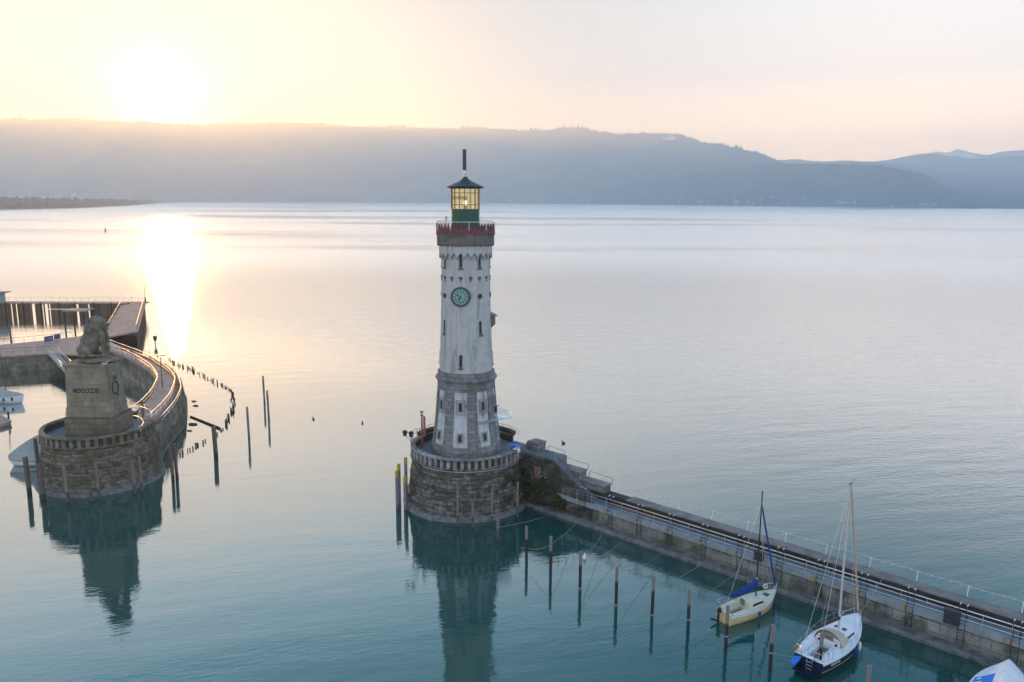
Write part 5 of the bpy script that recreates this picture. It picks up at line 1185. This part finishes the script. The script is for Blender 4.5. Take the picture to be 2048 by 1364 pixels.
b.tube([(L*0.80, 0.75, 1.25), (L*0.85, 0.62, z), (L-0.25, 0.25, z+0.1), (L+0.05, 0.08, z+0.05)], 0.022); b.tube([(L*0.80, -0.75, 1.25), (L*0.85, -0.62, z), (L-0.25, -0.25, z+0.1), (L+0.05, -0.08, z+0.05)], 0.022); b.bar((L-0.2, 0.15, 1.4), (L-0.2, 0.25, z+0.1), 0.02); b.bar((L-0.2, -0.15, 1.4), (L-0.2, -0.25, z+0.1), 0.02); b.build('bow_pulpit', M['steel'], SB2)
for sg in (1, -1):
    b = MB()
    for s in (0.15, 0.3, 0.45, 0.6, 0.75): hb, zs = sheer(rows, s, L); b.bar((s*L, sg*(hb-0.06), zs), (s*L, sg*(hb-0.06), zs+0.6), 0.016, n=5)
    b.tube([(s*L, sg*(sheer(rows, s, L)[0]-0.06), sheer(rows, s, L)[1]+0.6) for s in (0.05, 0.15, 0.3, 0.45, 0.6, 0.75, 0.85)], 0.01, 4); b.build('lifeline', M['steel'], SB2)
b = MB(); z = 1.75
b.tube([(0.7, 1.05, 1.15), (0.6, 1.05, z), (0.05, 0.92, z), (-0.05, 0.5, z), (-0.05, 0.5, 1.1)], 0.022); b.tube([(0.7, -1.05, 1.15), (0.6, -1.05, z), (0.05, -0.92, z), (-0.05, -0.45, z), (-0.05, -0.45, 1.1)], 0.022); b.build('stern_pulpit', M['steel'], SB2)
b = MB(); b.tube([(0.25, 0.99+0.03*math.sin(q), 1.45+0.24*math.cos(q)) if False else (0.22+0.24*math.sin(q), 1.02, 1.42+0.24*math.cos(q)) for q in [R(40+28*j) for j in range(11)]], 0.06, 7); b.build('horseshoe_buoy', M['yellowbox'], SB2)
b = MB(); b.box((-0.35, 0, 0.35), (0.7, 1.5, 0.08)); b.build('swim_platform', M['navy'], SB2)
b = MB()
for y in (-0.32, 0.05): b.tube([(0.0, y, 1.6), (-0.12, y, 1.2), (-0.2, y, 0.3)], 0.02)
for z in (0.5, 0.75, 1.0): b.bar((-0.17, -0.32, z), (-0.17, 0.05, z), 0.018)
b.build('bathing_ladder', M['steel'], SB2)
b = MB(); b.tube([(1.05, 0.55*math.cos(q), 0.95+0.45*math.sin(q)+0.15) for q in [2*math.pi*j/20 for j in range(20)]], 0.02, 5, True); b.bar((1.05, 0, 0.7), (1.05, 0, 1.1), 0.07); b.build('steering_wheel', M['steel'], SB2)
b = MB(); b.bar((-0.20, 0.62, 0.98), (-0.48, 0.86, 0.62), 0.19, 0.22, 10); b.ell((-0.20, 0.62, 0.98), (0.19, 0.19, 0.12), 10, 6); b.build('covered_outboard', M['bluebright'], SB2)
hb, zs = sheer(rows, 0.70, L)
for s, mt_ in ((0.62, 'white'), (0.50, 'blue')): hb, zs = sheer(rows, s, L); MB().ell((s*L, -hb-0.12, zs-0.45), (0.11, 0.11, 0.36)).build('fender', M[mt_], SB2)
# boat name: illegible white script on the quarter
b = MB(); random.seed(5)
for i in range(9): x = 0.9+i*0.12; hb, zs = sheer(rows, x/L, L); b.box((x, -hb*0.985-0.02, zs-0.34+0.02*(i % 2)), (0.07, 0.02, 0.10+0.04*(i % 3)), 0.0)
b.build('name_lettering', M['whitemetal'], SB2)

# tarpaulin-covered boats
def covered(name, lab, st, bw, B, h, hm_, cm, fbd, peak=0.5, droop=0.55):
    hd = math.atan2(bw[1]-st[1], bw[0]-st[0]); L = math.hypot(bw[0]-st[0], bw[1]-st[1]); T = thing(name, lab, 'boat', (st[0], st[1], 0), hd)
    rows = hull(L, B, fbd, 1.3); b = MB(); b.loft(rows, True); b.loft([[(p[0], -p[1], p[2]) for p in r_] for r_ in rows], True, flip=True)
    s0 = rows[0]; b.add([*s0, *[(p[0], -p[1], p[2]) for p in reversed(s0[1:])]], [tuple(range(9))]); b.build('hull', hm_, T)
    rr = []
    for i, r_ in enumerate(rows):
        s = i/(len(rows)-1); zr = fbd+h*(math.sin(min(1, s/peak)*math.pi/2)**0.7 if s < peak else 1-((s-peak)/(1-peak))**1.8*droop)
        hb = r_[4][1]*1.04+0.02; z0 = r_[4][2]; x = r_[4][0]; sag = 0.12*math.sin(i*2.1)
        rr.append([(x, hb, z0-0.25), (x, hb, z0), (x, hb*0.55, z0+(zr-z0)*(0.42+0.04*sag)), (x, 0.04, zr), (x, -hb*0.55, z0+(zr-z0)*(0.42-0.04*sag)), (x, -hb, z0), (x, -hb, z0-0.25)])
    b = MB(); b.loft(rr, False); b.add(rr[0], [tuple(range(7))]); b.add(rr[-1], [tuple(range(6, -1, -1))]); c = b.build('tarpaulin', cm, T)
    return T, rr, c
T, rr, c = covered('covered_boat', 'white tarpaulin covered boat with bright blue patch at the bottom right corner', (27.6, 41.2), (33.0, 48.0), 3.5, 1.25, M['white'], M['whitetarp'], 0.95, 0.75, 0.9)
b = MB(); rws = []
for i in range(5, 12):
    e, m_, t_ = Vector(rr[i][1]), Vector(rr[i][2]), Vector(rr[i][3]); rws.append([e.lerp(m_, 0.25)+Vector((0, 0.02, 0.02)), e.lerp(m_, 0.99)+Vector((0, 0.02, 0.025)), m_.lerp(t_, 0.5)+Vector((0, 0.02, 0.025))])
b.loft(rws); b.build('printed_patch', M['bluebright'], c)
b = MB(); i = 8; e, m_, t_ = Vector(rr[8][1]), Vector(rr[8][2]), Vector(rr[8][3])
for (ia, fa, fb_) in ((7, 0.4, 0.95), (8, 0.5, 0.95), (9, 0.45, 0.9), (10, 0.5, 0.8)):
    e, m_, e2, m2 = Vector(rr[ia][1]), Vector(rr[ia][2]), Vector(rr[ia+1][1]), Vector(rr[ia+1][2]); o_ = Vector((0, 0.04, 0.05))
    p0, p1 = e.lerp(m_, fa)+o_, e.lerp(m_, fb_)+o_; q0, q1 = e2.lerp(m2, fa)+o_, e2.lerp(m2, fb_)+o_
    b.add([p0, p1, p1.lerp(q1, 0.5), p0.lerp(q0, 0.45)], [(0, 1, 2, 3)])
b.build('white_emblem', M['whitetarp'], c)
covered('tarped_boat', 'boat under a grey tent shaped tarpaulin left of the lion bastion', (-52.8, 92.6), (-58.6, 88.9), 3.8, 3.0, M['white'], M['tarp'], 0.75, 0.25, 0.80)
# boat and jetty at the left edge
a = at(-22, 826, 0)
T = thing('moored_motorboat', 'white and grey covered boat with dark fenders cut off by the left edge', 'boat', (-80.5, 119.0, 0), R(-12))
rows = hull(6.5, 2.6, 1.15, 1.2); b = MB(); b.loft(rows, True); b.loft([[(p[0], -p[1], p[2]) for p in r_] for r_ in rows], True, flip=True); s0 = rows[0]; b.add([*s0, *[(p[0], -p[1], p[2]) for p in reversed(s0[1:])]], [tuple(range(9))]); b.build('hull', M['white'], T)
rr = [[(r_[4][0], 1.03*r_[4][1], r_[4][2]-0.1), (r_[4][0], r_[4][1]*0.8, r_[4][2]+0.55*(1-(i/18)**2)), (r_[4][0], 0, r_[4][2]+1.15*(1-(i/18)**2)), (r_[4][0], -r_[4][1]*0.8, r_[4][2]+0.55*(1-(i/18)**2)), (r_[4][0], -1.03*r_[4][1], r_[4][2]-0.1)] for i, r_ in enumerate(rows)]
b = MB(); b.loft(rr); b.add(rr[0], [tuple(range(5))]); b.build('tarpaulin', M['tarp'], T)
for s in (0.45, 0.62, 0.80): hb, zs = sheer(rows, s, 6.5); MB().ell((s*6.5, -hb-0.12, zs-0.4), (0.13, 0.12, 0.32)).build('fender', M['black'], T)
MB().bar((3.4, 0, 1.6), (3.0, 0, 7.5), 0.06).build('mast', M['dmetal'], T)
p0, p1, p2, p3 = at(-60, 795, 0.5), at(22, 842, 0.5), at(0, 849, 0.5), at(-80, 849, 0.5)
T = thing('floating_jetty', 'grey floating jetty end with pale edging at the left edge', 'jetty')
b = MB(); b.prism([(p.x, p.y) for p in (p0, p1, p2, p3)], 0.05, 0.5); b.build('deck', M['pierdeck'], T)
b = MB(); b.tube([z_(p0, 0.52), z_(p1, 0.52), z_(p2, 0.52)], 0.12, 5); b.build('edging', M['tan'], T)
for p in (p0.lerp(p1, 0.95), p0.lerp(p1, 0.6)): MB().bar(z_(p, -1), z_(p, 1.6), 0.12).build('pile', M['stake'], T)

# ------------------------------------------------------------------ mooring ropes
def rope(a, c, sag, lab):
    a = Vector(a); c = Vector(c); pts = [a.lerp(c, i/16)-Vector((0, 0, sag*4*(i/16)*(1-i/16))) for i in range(17)]
    tag(MB().tube(pts, 0.018, 4).build('mooring_rope', M['rope']), lab, 'rope', 'mooring lines of the right basin')
def pz(px, py, z): p = at(px, py, 0); return (p.x, p.y, z)
rope(pz(995.5, 1079, 1.2), at(1090, 1033, 0.5), 0.12, 'mooring rope from short post off the bastion to foot of pier')
rope(pz(1053, 1122, 1.2), pz(1101, 1147, 2.6), 0.25, 'mooring rope between first and second post of the basin row')
rope(pz(1101, 1147, 2.6), at(1162, 1038, 0.5), 0.1, 'mooring rope from second basin post to the pier foot')
rope(pz(1160, 1177, 2.2), at(1207, 1066, 0.5), 0.1, 'mooring rope rising steeply from third basin post to pier')
rope(pz(1160, 1177, 2.0), at(1250, 1082, 0.5), 0.15, 'mooring rope lying lower from third basin post to pier')
rope(pz(1232, 1211, 2.0), at(1323, 1106, 0.5), 0.15, 'mooring rope from fourth basin post to the pier')
rope(pz(1304, 1231, 2.0), at(1412, 1123, 1.6), 0.1, 'mooring rope from fifth basin post to the pier wall')
rope(pz(1376, 1261, 2.0), at(1495, 1129, 1.7), 0.1, 'mooring rope from sixth basin post to pier beside cream sailboat')
rope(pz(1376, 1261, 0.95), (15.8, 54.9, 0.8), 0.15, 'mooring rope from sixth basin post to stern of cream sailboat')
rope(pz(1540, 1342, 1.35), (19.7, 48.6, 1.1), 0.15, 'mooring rope from post between boats to stern of navy sailboat')
rope(pz(1637, 1350, 0.2), (19.6, 48.4, 0.9), 0.05, 'mooring rope from navy sailboat stern to the post behind it')
rope((25.1, 53.3, 1.35), E1+PU*(ladx[8]+1.5)+Vector((0, 0, 2.0)), 0.1, 'bow line of the navy sailboat to the pier')
rope((20.3, 57.5, 1.0), E1+PU*(ladx[5]+1.8)+Vector((0, 0, 1.9)), 0.1, 'bow line of the cream sailboat to the pier')
rope((31.5, 46.6, 0.9), at(1948, 1313, 0.4), 0.1, 'mooring rope from white covered boat to the pier foot')
# small floats and birds
p = at(1169, 1117, 0); o = MB().lathe([(0.01, 0.55), (0.06, 0.4), (0.2, 0.12), (0.17, -0.1), (0.01, -0.2)], 14).build('mooring_buoy', M['white'], None, (p.x, p.y, 0)); tag(o, 'white teardrop mooring buoy right of the third basin post', 'buoy')
p = at(311, 690, 0); T = thing('channel_buoy', 'dark topped buoy glinting in the sun right of the bathing pier', 'buoy', (p.x, p.y, 0))
MB().bar((0, 0, 0), (0, 0, 0.9), 0.18).build('float', M['white'], T); MB().bar((0, 0, 0.9), (0, 0, 1.9), 0.25, 0.45, 10).build('topmark', M['stake'], T)
p = at(211, 463, 0); T = thing('marker_buoy', 'tiny dark marker buoy far out on the bright lake at left', 'buoy', (p.x, p.y, 0))
MB().bar((0, 0, 0), (0, 0, 2.5), 0.7, 0.5, 8).build('float', M['stake'], T); MB().bar((0, 0, 2.5), (0, 0, 5.5), 0.25, 0.1, 6).build('topmark', M['stake'], T)
for px, py, lab in ((725, 847, 'small dark duck floating left of the lighthouse'), (627, 839, 'dark duck floating farther left, midway to the yellow topped piles'), (1127, 887, 'small dark waterbird floating beyond the pier near lighthouse')):
    p = at(px, py, 0); o = MB().ell((0, 0, 0.08), (0.28, 0.14, 0.12), 10, 6).ell((0.22, 0, 0.28), (0.09, 0.07, 0.08), 8, 6).ell((0.16, 0, 0.18), (0.06, 0.06, 0.12), 8, 6).ell((0.33, 0, 0.27), (0.07, 0.03, 0.02), 6, 4).build('duck', M['stake'], None, (p.x, p.y, 0.02)); tag(o, lab, 'duck', 'ducks on the lake'); o.rotation_euler = (0, 0, random.uniform(0, 3))

# ------------------------------------------------------------------ haze
b = MB(); x0, x1, y0, y1, z0, z1 = -11500, 12500, -300, 11600, -8, 900
b.add([(x0, y0, z0), (x1, y0, z0), (x1, y1, z0), (x0, y1, z0), (x0, y0, z1), (x1, y0, z1), (x1, y1, z1), (x0, y1, z1)], [(3, 2, 1, 0), (4, 5, 6, 7), (0, 1, 5, 4), (1, 2, 6, 5), (2, 3, 7, 6), (3, 0, 4, 7)])
m, t = newmat('haze'); 
pv = t.n('ShaderNodeVolumePrincipled', {'Color': (0.70, 0.86, 1.0, 1), 'Density': 0.00018, 'Anisotropy': 0.62})
t.link(pv.outputs[0], t.n('ShaderNodeOutputMaterial').inputs['Volume'])
hz = b.build('haze', m); tag(hz, kind='stuff')
